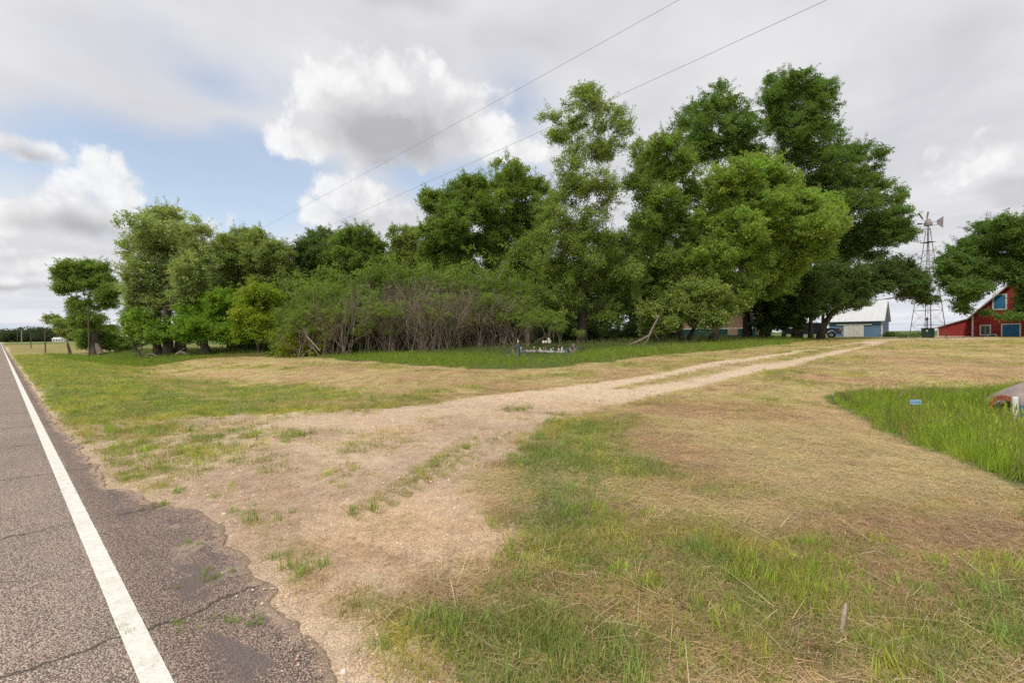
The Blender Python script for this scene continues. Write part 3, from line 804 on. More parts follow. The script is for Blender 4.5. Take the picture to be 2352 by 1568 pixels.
# weeds rooted in the shoulder cracks and patches
wx, wy = [], []
for (u, v, n_, sp) in [(370, 1165, 14, .06), (410, 1133, 10, .05), (497, 1326, 16, .07), (510, 1443, 8, .05), (585, 1440, 6, .04), (290, 1459, 5, .03), (405, 1447, 6, .05), (420, 1260, 6, .06), (262, 1070, 6, .05)]:
    gx, gy = ground(u, v)
    for _ in range(n_): wx.append(gx + random.gauss(0, sp)); wy.append(gy + random.gauss(0, sp))
x, y, r = x[keep], y[keep], r[keep]; g_ = R['g'][keep]
n0 = len(x); x = np.concatenate([x, wx]); y = np.concatenate([y, wy]); r = np.concatenate([r, np.hypot(wx, wy)])
fresh = 1.15 * np.where((fbm(x * 0.8 + 4, y * 0.8 + 44, 3) > 0.5)[:, None], np.array([0.33, 0.39, 0.07]), np.array([0.27, 0.35, 0.10]))
sc = RNG.uniform(0.45, 1.15, len(x)) * (1 + np.clip(r - 6, 0, 40) * 0.02); sc[n0:] *= 0.35
zz_ = np.where(np.arange(len(x)) < n0, gz(x, y) - 0.005, 0.0)
o = scatter('grass_sprouts', np.stack([x, y, zz_], -1), rnd_rot(len(x), 0.15), sc, jit(fresh, 0.16), LUSH)
tag(o, 'fresh yellow-green grass sprouts coming up through the mown lawn and gravel', 'grass', kind='stuff')

# clippings and long straws
x, y, r = cand(90000, 340, 5.0, 1.75, 30)
R = regions(x, y); k = RNG.random(len(x))
dry = (1 - R['gravel']) * (0.25 + 0.75 * (1 - R['g'])) + R['gravel'] * 0.14 * sst(fbm(x * 1.1, y * 1.1 + 6, 3), 0.45, 0.6)
keep = (R['t'] > road_edge(R['s']) + 0.1) & (k < dry) & (R['tall'] < 0.5) & (R['ditch'] < 0.5)
x, y, r = x[keep], y[keep], r[keep]
cc = lerp(np.tile(np.array([0.60, 0.47, 0.27]), (len(x), 1)), np.array([0.46, 0.31, 0.19]), sst(fbm(x * 0.6 + 2, y * 0.6 + 9, 3), 0.4, 0.6))
rot = rnd_rot(len(x), 0.06); rot[:, 2] = (fbm(x * 0.3, y * 0.3 + 70, 2) - 0.5) * 9 + RNG.normal(0, 0.7, len(x))
o = scatter('grass_clippings', np.stack([x, y, gz(x, y) + 0.006], -1), rot, RNG.uniform(0.7, 1.5, len(x)) * (1 + np.clip(r - 6, 0, 30) * 0.03), jit(cc, 0.2), LITTER)
tag(o, 'dry tan clippings strewn over the mown lawn', 'clippings', kind='stuff')
x, y, r = cand(14000, 95, 5.0, 2.0, 16)
R = regions(x, y); k = RNG.random(len(x))
dens = (1 - R['gravel']) * 0.5 + blobs_px(R['u'], R['v'], [(1080, 1340, 220, 90, 1.6), (1250, 1150, 200, 40, .3), (2200, 1200, 200, 60, .3), (1500, 1450, 300, 60, .4), (950, 1250, 140, 60, .2)])
keep = (R['t'] > road_edge(R['s']) + 0.15) & (k < dens * sst(fbm(x * 1.6 + 88, y * 1.6, 3), 0.4, 0.6)) & (R['tall'] < 0.5) & (R['ditch'] < 0.5)
x, y, r = x[keep], y[keep], r[keep]
o = scatter('straw', np.stack([x, y, gz(x, y) + 0.025], -1), rnd_rot(len(x), 0.05), RNG.uniform(0.6, 1.3, len(x)), jit(np.tile(np.array([0.52, 0.42, 0.26]), (len(x), 1)), 0.2), STRAND)
tag(o, 'long pale cut straws lying across the gravel edge and lawn', 'straw', kind='stuff')

# gravel
x, y, r = cand(110000, 1500, 3.2, 2.0, 14)
R = regions(x, y)
e = R['t'] - road_edge(R['s'])
dens = R['gravel'] * (0.5 + 0.6 * np.exp(-(np.clip(e, 0, 9) / 0.5) ** 2)) * (0.4 + 0.9 * sst(fbm(x * 1.4 + 3, y * 1.4 + 51, 3), 0.4, 0.6))
keep = (e > 0.02) & (RNG.random(len(x)) < dens) | (e > -0.22) & (e <= 0.02) & (RNG.random(len(x)) < 0.35 * np.exp(e / 0.1))
x, y, r = x[keep], y[keep], r[keep]
pal = np.array([[0.55, 0.41, 0.28], [0.48, 0.36, 0.27], [0.60, 0.49, 0.37], [0.42, 0.27, 0.20], [0.34, 0.28, 0.24], [0.62, 0.55, 0.46]])
x, y, r = x, y, r
sz = RNG.lognormal(math.log(0.0048), 0.45, len(x)) * (1 + np.clip(r - 3, 0, 20) * 0.09)
o = scatter('gravel', np.stack([x, y, np.where(R['t'][keep] > road_edge(R['s'][keep]) + 0.03, gz(x, y), 0.0) + sz * 0.1], -1), rnd_rot(len(x), 0.4), sz, jit(pal[RNG.integers(0, 6, len(x))], 0.12), STONES)
tag(o, 'loose pinkish tan gravel of the shoulder and driveway mouth', 'gravel', kind='stuff')

# tall grass: ditch on the right
def tallgrass(name, x, y, r, hmul, base, label, headmix=0.25):
    n = len(x)
    c = lerp(np.tile(np.array(base), (n, 1)), np.array([0.30, 0.34, 0.07]), sst(fbm(x * 0.7 + 5, y * 0.7, 3), 0.4, 0.65) * 0.8)
    dryk = RNG.random(n) < headmix * 0.6
    c[dryk] = np.array([0.36, 0.31, 0.15])
    sc = hmul * RNG.uniform(0.75, 1.25, n)
    scl = np.stack([sc * (1 + np.clip(r - 15, 0, 40) * 0.02)] * 2 + [sc], -1)
    rot = rnd_rot(n, 0.19); rot[:, 1] += 0.10
    o = scatter(name, np.stack([x, y, gz(x, y) - 0.02], -1), rot, scl, jit(c, 0.15), TALLG)
    return tag(o, label, 'grass', kind='stuff')
x, y, r = cand(40000, 55, 12, 1.0, 30, 3, 66)
R = regions(x, y); keep = (R['ditch'] > 0.5); x, y, r = x[keep], y[keep], r[keep]
ed = sst(-sdf(P_DITCH, x, y), 0.0, 1.0)
kp = RNG.random(len(x)) < 0.35 + 0.65 * sst(-sdf(P_DITCH, x, y) + (fbm(x * 3, y * 3, 3) - .5) * .5, 0.0, 0.45); x, y, r, ed = x[kp], y[kp], r[kp], ed[kp]
tallgrass('tall_grass', x, y, r, (0.46 + 0.40 * ed) * (1 - 0.25 * sst(y, 7.5, 10.5)), (0.34, 0.44, 0.06), 'tall bright green unmown grass in the ditch on the right')
# tall grass: band along the grove
x, y, r = cand(300000, 26, 30, 1.3, 80, 14, 56)
R = regions(x, y); d_ = -sdf(P_TALL, x, y)
keep = (R['tall'] > 0.5) & (RNG.random(len(x)) < 1 - 0.55 * sst(d_, 7, 14)); x, y, r, d_ = x[keep], y[keep], r[keep], d_[keep]
u_ = R['u'][keep]
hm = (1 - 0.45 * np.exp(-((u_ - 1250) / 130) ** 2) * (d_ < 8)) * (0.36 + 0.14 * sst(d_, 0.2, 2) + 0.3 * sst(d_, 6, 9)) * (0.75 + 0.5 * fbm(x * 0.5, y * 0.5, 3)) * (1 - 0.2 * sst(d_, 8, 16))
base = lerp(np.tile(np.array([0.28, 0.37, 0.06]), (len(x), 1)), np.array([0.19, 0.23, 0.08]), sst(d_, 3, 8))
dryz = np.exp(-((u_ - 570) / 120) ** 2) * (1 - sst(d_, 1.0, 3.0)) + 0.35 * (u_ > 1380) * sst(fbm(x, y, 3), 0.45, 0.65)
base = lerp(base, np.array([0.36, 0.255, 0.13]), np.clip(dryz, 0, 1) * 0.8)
sc = hm * RNG.uniform(0.75, 1.25, len(x)); scl = np.stack([sc * (1 + np.clip(r - 15, 0, 40) * 0.025)] * 2 + [sc], -1)
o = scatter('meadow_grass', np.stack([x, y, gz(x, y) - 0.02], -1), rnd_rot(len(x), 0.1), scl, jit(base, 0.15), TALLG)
tag(o, 'unmown green grass along the foot of the grove', 'grass', kind='stuff')
# ------------------------------------------------------------------ trees
LEAF_GAIN = np.array([2.25, 2.12, 2.15])
def qcurve(a, b, c, n):
    return [a * (1 - q) ** 2 + b * 2 * q * (1 - q) + c * q * q for q in [i / n for i in range(n + 1)]]

def make_tree(name, label, base_u, depth, lobes, colour, trunk=0.35, trunks=1, bark=None, group=None, dens=1.0, sprays=None, lean=0.0, base_off=(0, 0), spray_scale=1.0, cat='tree', fork=0.35, seed=None, deep=None, jitter=0.16, twigs=5, limb_r=1.0, sparse=0.0):
    """lobes: (u, v, ru, rv[, density]) read on the photo at the tree's depth, turned into ellipsoids of metres with a random depth"""
    rn = random.Random(seed if seed is not None else sum(map(ord, name)) % 1000 + int(base_u * 7 + depth)); rg = np.random.default_rng(int(base_u * 13 + depth * 7))
    base = foot(base_u, depth)
    root = empty(name, base); tag(root, label, cat, group)
    k = depth / FPX
    L = []
    us = [l[0] for l in lobes]; umid = (min(us) + max(us)) / 2; uw = max(60, (max(us) - min(us)) / 2 + 30)
    for l in lobes:
        u, v, ru, rv = l[:4]; dn = l[4] if len(l) > 4 else 1.0
        span = deep if deep is not None else uw * k * 0.55
        off = rn.uniform(-1, 1) * span * math.sqrt(max(0.1, 1 - ((u - umid) / uw) ** 2 * 0.9))
        if abs(u - base_u) < 70 and v > 380 and rn.random() < .6: off = -abs(off) * .8 - trunk
        p = at(u, v, depth + off)
        ro = (depth + off) / FPX
        L.append((Vector((p.x, p.y, p.z)) - base, ru * ro, (ru + rv) / 2 * ro * 1.0, rv * ro, dn))
    zmin = min(l[0].z for l in L); ztop = max(l[0].z for l in L)
    cen = sum((l[0] for l in L), Vector()) / len(L)
    wood = MB(); wood.smooth = True
    tops = []
    for ti in range(trunks):
        a0 = ti * 6.283 / max(1, trunks) + 0.6
        b0 = Vector((math.cos(a0), math.sin(a0), 0)) * (trunk * 1.5 if trunks > 1 else 0)
        fz = max(1.2, ztop * fork)
        e0 = Vector((cen.x * 0.45 + lean + b0.x * 2.5, cen.y * 0.4 + b0.y * 2.5, fz))
        tr = trunk * (1.0 if trunks == 1 else rn.uniform(0.6, 0.95))
        pts = qcurve(b0 + Vector((0, 0, -0.15)), Vector((b0.x + rn.uniform(-.1, .1) + lean * 0.2, b0.y, fz * 0.5)), e0, 6)
        for i in range(1, 6): pts[i] += Vector((rn.gauss(0, tr * 0.12), rn.gauss(0, tr * 0.12), 0))
        rad = [tr * (1.45 if i == 0 else 1.12 if i == 1 else 1.0 - 0.06 * i) for i in range(7)]
        wood.tube(pts, rad, 10)
        tops.append((e0, rad[-1], pts))
    P = []; Cc = []; S = []
    # fill between neighbouring lobes so that the crown hangs together
    fill = []
    for i, (c, rx, ry, rz, dn) in enumerate(L):
        near = sorted([(q[0] - c).length for q in L if q[0] is not c])[:1]
        for q in sorted([q for q in L if q[0] is not c], key=lambda q: (q[0] - c).length)[:2]:
            if (q[0] - c).length < (rx + q[1]) * 1.7 and rn.random() < .75:
                fill.append(((c + q[0]) / 2 + Vector((0, 0, rn.uniform(-.3, .1))), (rx + q[1]) * .42, (ry + q[2]) * .42, (rz + q[3]) * .42, min(dn, q[4]) * .8))
    nodes = [(q, tr_ * .8, ti) for ti, (e0, tr_, tp) in enumerate(tops) for q in tp[3:]]
    order = sorted(L, key=lambda q: min((q[0] - n_[0]).length for n_ in nodes)) + [f + (True,) for f in fill]
    for li, lobe in enumerate(order):
        c, rx, ry, rz, dn = lobe[:5]; is_fill = len(lobe) > 5
        def cost(n_):
            d_ = c - n_[0]
            return d_.length + (3 * max(0, -d_.z)) - 2.0 * min(n_[1], .3)
        n0_ = min(nodes, key=cost); start = n0_[0]
        d_ = c - start
        mid = start + d_ * 0.5 + Vector((-d_.x, -d_.y, 0)) * 0.15 + Vector((0, 0, 0.10 * math.hypot(d_.x, d_.y)))
        lr = min(n0_[1] * 0.72, 0.030 * d_.length + 0.05) * limb_r * (.5 if is_fill else 1)
        pts = qcurve(start, mid, c, 6)
        for i in range(1, 6): pts[i] += Vector((rn.gauss(0, .09), rn.gauss(0, .09), rn.gauss(0, .06))) * (1 + lr * 3)
        wood.tube(pts, [lr * (1 - 0.10 * i) for i in range(7)], 7 if not is_fill else 5, cap=False)
        if not is_fill:
            for i in (2, 3, 4, 5, 6): nodes.append((pts[i], lr * (1 - 0.10 * i), 0))
        vol_r = (rx * ry * rz) ** (1 / 3)
        ncl = max(6, int((13 if is_fill else 27) * dn ** 0.5 * (0.7 + 0.3 * vol_r / 2)))
        for ci in range(ncl):
            d = Vector((rn.gauss(0, 1), rn.gauss(0, 1), rn.gauss(0.12, 1))).normalized()
            q = rn.uniform(0.12, 1.18) ** 0.5
            cc = c + Vector((d.x * rx, d.y * ry, d.z * rz)) * q * 0.90
            cr = vol_r * rn.choice((rn.uniform(0.16, 0.26), rn.uniform(0.24, 0.40)))
            if twigs and ci < ncl * 0.8:
                s0 = pts[rn.choice((3, 4, 5, 6))]
                m_ = (s0 + cc) / 2 + Vector((rn.gauss(0, .15), rn.gauss(0, .15), 0.12 * (cc - s0).length))
                wood.tube(qcurve(s0, m_, cc + (cc - s0).normalized() * cr * 0.4, 4), [lr * 0.34 * (1 - .2 * i) + 0.008 for i in range(5)], 5, cap=False)
                if sparse:
                    for _ in range(3):
                        e_ = cc + Vector((rn.gauss(0, cr * .7), rn.gauss(0, cr * .7), abs(rn.gauss(cr * .4, cr * .4))))
                        wood.tube([m_, (m_ + e_) / 2 + Vector((rn.gauss(0, .1), rn.gauss(0, .1), 0)), e_], [0.028, 0.018, 0.008], 4, cap=False)
            n = max(4, int(66 * dn * dens * (cr ** 2) / spray_scale ** 1.6))
            dirs = rg.normal(0, 1, (n, 3)); dirs[:, 2] += 0.45; dirs /= np.linalg.norm(dirs, axis=1)[:, None]
            rr = rg.uniform(0.30, 1.05, n) ** 0.7 * np.where(rg.random(n) < .12, rg.uniform(1, 1.6, n), 1)
            pp = np.array(cc) + dirs * (rr * cr)[:, None] * np.array([1.12, 1.12, 0.92])
            P.append(pp)
            tint = np.array(colour) * LEAF_GAIN * rn.uniform(1 - jitter, 1 + jitter) * np.array([rn.uniform(.88, 1.14), 1, rn.uniform(.9, 1.1)])
            Cc.append(np.tile(tint, (n, 1)) * rg.normal(1, 0.10, (n, 1)))
            S.append(rg.uniform(0.75, 1.25, n) * spray_scale)
    tw_mb = MB()
    # loose leafage through the whole lobe and ragged leading shoots break the clumps up
    for lobe in order:
        c, rx, ry, rz, dn = lobe[:5]
        vol = (rx * ry * rz) ** (1 / 3)
        n = int(15 * dn * dens * vol ** 2 / spray_scale ** 1.6 * (0.6 if len(lobe) > 5 else 1))
        d = rg.normal(0, 1, (n, 3)); d /= np.linalg.norm(d, axis=1)[:, None]
        q = rg.uniform(0.1, 1.0, n) ** 0.42
        q = q * (0.82 + 0.42 * vnoise(d[:, 0] * 2.3 + c.x, d[:, 2] * 2.3 + c.z + d[:, 1]))
        P.append(np.array(c) + d * q[:, None] * np.array([rx, ry, rz])); Cc.append(np.tile(np.array(colour) * LEAF_GAIN, (n, 1)) * rg.normal(1, .16, (n, 1))); S.append(rg.uniform(.6, 1.1, n) * spray_scale)
        if len(lobe) > 5 or not twigs: continue
        for _ in range(max(4, int(14 * dn * min(1.6, vol)))):
            dd = Vector((rn.gauss(0, 1), rn.gauss(0, 1), rn.gauss(.5, .8))).normalized()
            a_ = c + Vector((dd.x * rx, dd.y * ry, dd.z * rz)) * .75; up_ = (dd + Vector((0, 0, .5))).normalized(); Ls = rn.uniform(.5, 1.5) * (0.5 + .35 * vol)
            tw_mb.tube([a_, a_ + up_ * Ls * .55, a_ + up_ * Ls], [.022, .014, .006], 4, cap=False)
            m_n = rn.randint(4, 7)
            for w_i in range(m_n):
                f_ = (w_i + .5) / m_n; pp_ = a_ + up_ * Ls * f_
                P.append(np.array([[pp_.x + rn.gauss(0, .1), pp_.y + rn.gauss(0, .1), pp_.z + rn.gauss(0, .06)]])); Cc.append((np.array(colour) * LEAF_GAIN * rn.uniform(.85, 1.2))[None]); S.append(np.array([rn.uniform(.5, .8) * (1.15 - .5 * f_) * spray_scale]))
    b = bark or M_BARK
    wood.build('trunk', b, root)
    if tw_mb.v: tag(tw_mb.build('twigs', b, root), kind='stuff')
    P = np.concatenate(P); C_ = np.concatenate(Cc); S = np.concatenate(S)
    ok = P[:, 2] > 0.25
    P, C_, S = P[ok], C_[ok], S[ok]
    rot = np.stack([rg.normal(0, .4, len(P)), rg.normal(0, .4, len(P)), rg.uniform(0, 6.283, len(P))], -1)
    cr_ = scatter('crown', P, rot, S, C_, sprays or SPRAY, root)
    tag(cr_, kind='stuff')
    return root

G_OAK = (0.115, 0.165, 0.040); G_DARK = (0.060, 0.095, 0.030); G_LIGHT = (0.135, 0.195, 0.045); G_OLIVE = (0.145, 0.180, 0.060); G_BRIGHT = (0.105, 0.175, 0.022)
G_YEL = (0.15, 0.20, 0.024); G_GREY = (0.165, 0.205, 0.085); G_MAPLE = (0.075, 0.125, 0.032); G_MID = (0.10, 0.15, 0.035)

# left: the lone tree by the verge
make_tree('lone_tree', 'lone flat topped tree at the far left, open bare limbs under its crown', 222, 60,
    [(180, 622, 52, 20), (150, 635, 26, 18), (222, 618, 30, 18), (195, 650, 60, 18), (145, 665, 16, 14), (240, 650, 22, 14), (262, 668, 22, 12), (250, 695, 16, 16), (238, 680, 20, 10),
     (190, 705, 26, 24), (205, 735, 30, 20), (235, 770, 38, 22), (265, 790, 40, 16), (205, 785, 28, 22), (300, 792, 26, 14), (175, 740, 16, 16)], G_MID, trunk=0.6, trunks=1, dens=1.0, fork=0.28, deep=2.2, spray_scale=1.15)
make_tree('half_bare_tree', 'small half bare tree left of the lone tree', 160, 66,
    [(122, 735, 14, 16, .9), (140, 750, 14, 16, .7), (160, 745, 14, 18, .3), (175, 765, 18, 14, .9), (150, 768, 14, 12, .6)], G_OLIVE, trunk=0.20, dens=.7, deep=1.5, fork=.3, sparse=1)
# big left clump
make_tree('willow', 'tall grey-green willow with several trunks at the left end of the grove', 388, 46,
    [(320, 520, 42, 28, .7), (360, 500, 40, 22, .7), (400, 498, 40, 22, .7), (300, 570, 28, 26, .7), (440, 540, 44, 34, .9), (350, 560, 44, 36, .9), (400, 570, 50, 40), (330, 620, 44, 34), (310, 660, 30, 28),
     (380, 640, 50, 40), (440, 620, 46, 44), (320, 700, 34, 28), (370, 700, 40, 30), (430, 680, 34, 30), (465, 590, 26, 34, .8)], G_GREY, trunk=0.55, trunks=4, dens=.72, deep=3.5, fork=0.30, spray_scale=1.0)
make_tree('leaning_sapling', 'low fresh green tree with bent dark stem left of the willow trunks', 325, 45,
    [(325, 735, 34, 26), (350, 755, 34, 22), (310, 762, 24, 18), (300, 735, 20, 16), (360, 775, 26, 14)], (0.13, 0.20, 0.035), trunk=0.16, lean=-1.0, deep=1.5)
make_tree('box_elder', 'rounded bright green tree on a thick leaning grey trunk', 474, 43.5,
    [(430, 730, 34, 30), (470, 700, 36, 26), (510, 690, 34, 24), (450, 755, 40, 26), (420, 765, 24, 22), (500, 725, 40, 30), (525, 735, 24, 36), (515, 765, 28, 24), (470, 735, 30, 26)], G_BRIGHT, trunk=0.42, fork=.45, lean=-.6, deep=2)
make_tree('yellow_box_elder', 'yellow-green shrubby tree glowing in front of the darker grove', 598, 42,
    [(595, 672, 34, 20), (575, 695, 30, 20), (620, 690, 28, 18), (560, 725, 26, 18), (600, 730, 40, 24), (570, 760, 36, 22), (550, 775, 20, 14), (610, 765, 40, 24), (645, 775, 32, 20), (640, 735, 24, 22)], G_YEL, trunk=0.18, trunks=3, deep=1.8, dens=.9)
make_tree('ash_tree', 'light green ash tree with open crown behind the bright round tree', 545, 52,
    [(520, 575, 36, 34), (560, 555, 38, 28), (590, 545, 26, 20, .7), (545, 610, 46, 36), (590, 600, 40, 40), (510, 640, 36, 34), (560, 660, 46, 34), (600, 640, 36, 30)], G_OLIVE, trunk=0.30, trunks=2, deep=2.5, dens=.9)
make_tree('ash_tree', 'olive tree with a pale bare limb between the ash and the dark poplar', 640, 52,
    [(630, 570, 30, 24, .8), (650, 595, 28, 34), (620, 610, 34, 34), (655, 640, 28, 30), (625, 660, 36, 30), (665, 700, 30, 30)], G_OLIVE, trunk=0.26, trunks=2, deep=2.5)
make_tree('poplar', 'dark green tree with ragged top left of the low gap in the treeline', 735, 54,
    [(715, 560, 30, 22), (745, 550, 36, 24), (700, 590, 28, 30), (760, 590, 46, 36), (720, 620, 44, 34), (770, 640, 44, 34)], G_DARK, trunk=0.32, deep=2.5, dens=1.05)
make_tree('elm', 'rounded green elm with a sprayed top above the brush', 825, 52,
    [(800, 555, 40, 26), (825, 535, 34, 20, .8), (855, 570, 34, 28), (800, 600, 50, 34), (850, 610, 46, 34), (880, 620, 26, 26), (780, 570, 26, 26)], G_MID, trunk=0.32, deep=2.5)
make_tree('elm', 'pale upright elm just left of the tall middle trees', 930, 54,
    [(915, 550, 24, 26, .8), (945, 545, 24, 26, .8), (930, 590, 42, 32), (910, 630, 40, 34), (955, 630, 40, 34)], G_OLIVE, trunk=0.28, deep=2.2)
make_tree('maple', 'broad leaning green maple whose left edge overhangs the brush', 1045, 47,
    [(985, 460, 24, 20), (1010, 490, 34, 28), (1045, 455, 40, 28), (1080, 425, 34, 22), (1050, 510, 50, 40), (1000, 550, 44, 36), (1060, 570, 56, 44), (1010, 620, 50, 38), (1070, 640, 56, 42), (985, 585, 26, 26), (1100, 480, 40, 40)], G_MID, trunk=0.38, trunks=2, deep=3.2)
make_tree('maple', 'green maple with a thin sprayed crest in the middle of the grove', 1190, 49,
    [(1165, 385, 36, 20, .55), (1190, 405, 30, 22, .6), (1140, 430, 44, 30), (1190, 450, 44, 34), (1130, 480, 44, 40), (1200, 510, 50, 44), (1150, 560, 54, 44), (1215, 590, 46, 44), (1160, 640, 54, 40), (1235, 430, 30, 24), (1255, 480, 34, 40)], G_OAK, trunk=0.38, trunks=2, deep=3.2)
make_tree('tall_ash', 'tallest thin topped tree with fanned bare twigs and stout dark trunk', 1337, 40,
    [(1345, 220, 34, 24, .26), (1330, 260, 26, 32, .24), (1372, 250, 36, 34, .28), (1420, 255, 28, 28, .28), (1440, 290, 26, 20, .28), (1400, 300, 40, 26, .28), (1350, 300, 40, 30, .28), (1400, 340, 40, 24, .36), (1350, 210, 30, 20, .28), (1270, 275, 34, 18, .28), (1300, 300, 34, 24, .28), (1285, 320, 34, 14, .24),
     (1340, 345, 40, 30, .5), (1380, 360, 40, 26, .42), (1310, 385, 42, 32, .55), (1370, 410, 50, 32, .55), (1310, 450, 46, 34), (1400, 450, 34, 36, .5), (1360, 500, 36, 30, .42), (1280, 510, 44, 32), (1300, 560, 50, 34, .9),
     (1390, 560, 40, 36, .7), (1260, 620, 44, 34), (1320, 640, 50, 36), (1390, 640, 50, 36), (1337, 545, 36, 30), (1345, 600, 40, 30), (1440, 560, 34, 34), (1450, 630, 36, 36), (1235, 560, 34, 36), (1240, 690, 40, 30), (1300, 705, 50, 30), (1380, 715, 50, 30), (1440, 690, 34, 34)], (0.125, 0.17, 0.045), trunk=0.40, dens=1.0, deep=2.6, bark=M_DARKBARK, sparse=1, fork=.42, limb_r=1.15, sprays=SPRAY_FINE, spray_scale=1.15)
make_tree('cottonwood', 'pointed green cottonwood between the thin topped tree and the big ones', 1520, 43,
    [(1480, 350, 30, 30, .7), (1525, 335, 34, 28, .8), (1500, 400, 46, 36), (1565, 385, 44, 40), (1460, 430, 26, 40, .7), (1520, 460, 56, 40, .9), (1590, 450, 40, 40), (1480, 520, 40, 40, .7), (1550, 530, 54, 42),
     (1490, 600, 50, 40, .8), (1560, 610, 54, 42), (1470, 660, 46, 36), (1540, 680, 54, 38)], G_OAK, trunk=0.30, trunks=3, deep=2.8, bark=M_DARKBARK)
make_tree('boxelder_sapling', 'drooping pale green foliage low over two leaning trunks by the drive', 1575, 38,
    [(1585, 668, 36, 22), (1640, 672, 40, 24), (1690, 700, 34, 22), (1500, 720, 40, 26), (1560, 705, 40, 28), (1610, 690, 36, 26), (1600, 725, 40, 24), (1640, 735, 36, 18), (1500, 760, 30, 16, .7), (1545, 745, 26, 18, .7)], (0.14, 0.18, 0.055), trunk=0.30, trunks=2, deep=1.6, bark=M_DARKBARK)
make_tree('silver_maple', 'large light yellow-green tree in front of the tall dark cottonwoods', 1638, 40,
    [(1700, 395, 44, 30), (1750, 390, 44, 28), (1790, 425, 46, 32), (1690, 450, 54, 40), (1650, 420, 36, 34), (1760, 470, 56, 40), (1850, 470, 44, 34), (1900, 480, 36, 30), (1640, 500, 44, 44), (1700, 530, 60, 44), (1790, 530, 60, 40),
     (1870, 530, 54, 36), (1915, 520, 30, 30), (1650, 580, 54, 40), (1740, 600, 60, 40), (1830, 590, 56, 36), (1620, 640, 44, 36), (1700, 665, 50, 34), (1780, 655, 50, 30), (1870, 580, 40, 26)], G_LIGHT, trunk=0.36, deep=3.4, fork=.25, spray_scale=1.0)
make_tree('big_cottonwood', 'tall open crowned cottonwood with a spread left shoulder against the sky', 1717, 50,
    [(1650, 215, 28, 22, .7), (1620, 250, 36, 26, .7), (1680, 250, 40, 26, .8), (1580, 270, 34, 24, .7), (1560, 310, 34, 26, .7), (1630, 300, 54, 34, .9), (1700, 300, 46, 36), (1660, 350, 56, 36), (1600, 350, 44, 34), (1720, 360, 40, 36), (1680, 700, 44, 34, .6), (1720, 420, 50, 40)], G_MAPLE, trunk=0.38, bark=M_DARKBARK, deep=3, fork=.4, dens=.62)
make_tree('big_cottonwood', 'highest cottonwood of the grove, its crown reaching right toward the windmill', 1830, 52,
    [(1785, 195, 32, 24), (1830, 190, 40, 24), (1885, 205, 34, 22, .9), (1770, 235, 34, 30), (1820, 240, 46, 34), (1880, 250, 44, 36), (1790, 290, 46, 34, .9), (1850, 300, 50, 34), (1905, 310, 34, 26), (1830, 350, 56, 34), (1900, 370, 44, 34),
     (1975, 345, 34, 16, .7), (2020, 355, 24, 14, .7), (1955, 375, 34, 22, .8), (1940, 420, 50, 34), (1995, 430, 38, 28), (1880, 430, 50, 34), (2030, 460, 42, 34), (1965, 480, 50, 36), (2060, 500, 30, 28), (2010, 520, 44, 32),
     (1960, 540, 46, 32), (2050, 545, 38, 24), (2085, 540, 22, 16), (1990, 580, 40, 26, .8), (1930, 580, 44, 34)], G_MAPLE, trunk=0.45, bark=M_DARKBARK, deep=3.8, fork=.35, limb_r=1.1, dens=.68)
make_tree('spreading_maple', 'dark tree with low limbs stretched over the blue shed', 1884, 50,
    [(2000, 625, 50, 24), (2060, 610, 40, 20), (2085, 640, 38, 22), (2110, 650, 26, 22), (2040, 655, 40, 20, .8), (1950, 640, 46, 30), (1900, 640, 46, 34), (1960, 675, 44, 22), (2090, 675, 30, 16, .8), (2130, 690, 22, 10, .7), (1910, 690, 50, 24), (1870, 710, 30, 20), (1960, 700, 40, 12, .6), (2020, 665, 30, 14, .7)],
    G_DARK, trunk=0.36, bark=M_DARKBARK, deep=2.4, fork=.5, limb_r=1.3)
make_tree('dark_maple', 'dense near black-green tree behind the sagging pale foliage', 1756, 49,
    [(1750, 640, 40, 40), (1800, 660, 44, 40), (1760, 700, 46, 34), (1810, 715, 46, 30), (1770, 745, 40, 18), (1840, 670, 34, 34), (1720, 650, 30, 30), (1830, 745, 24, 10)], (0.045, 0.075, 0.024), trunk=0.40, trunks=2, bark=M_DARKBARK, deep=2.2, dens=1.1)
make_tree('boxelder', 'slim trunked green tree beside the parked pickup', 1862, 47,
    [(1850, 640, 36, 34), (1880, 670, 30, 26), (1850, 690, 30, 24), (1862, 720, 22, 14)], G_DARK, trunk=0.24, bark=M_DARKBARK, deep=1.6, fork=.5)
make_tree('yard_maple', 'rounded dark green tree covering the left of the red barn', 2420, 49,
    [(2270, 530, 40, 22), (2325, 525, 50, 26), (2235, 570, 44, 26), (2300, 575, 56, 34), (2190, 595, 30, 20), (2180, 620, 28, 18), (2235, 620, 50, 28), (2310, 632, 56, 28), (2370, 590, 50, 50), (2180, 648, 26, 14), (2225, 665, 40, 18), (2210, 690, 20, 10, .6),
     (2250, 662, 26, 12, .8), (2322, 728, 28, 6, .6), (2385, 680, 44, 30), (2350, 722, 30, 9, .6), (2420, 550, 60, 50), (2430, 640, 70, 50), (2400, 710, 50, 24), (2480, 600, 60, 60), (2210, 712, 20, 10, .6)], G_MAPLE, trunk=0.45, bark=M_DARKBARK, deep=3, dens=1.1)

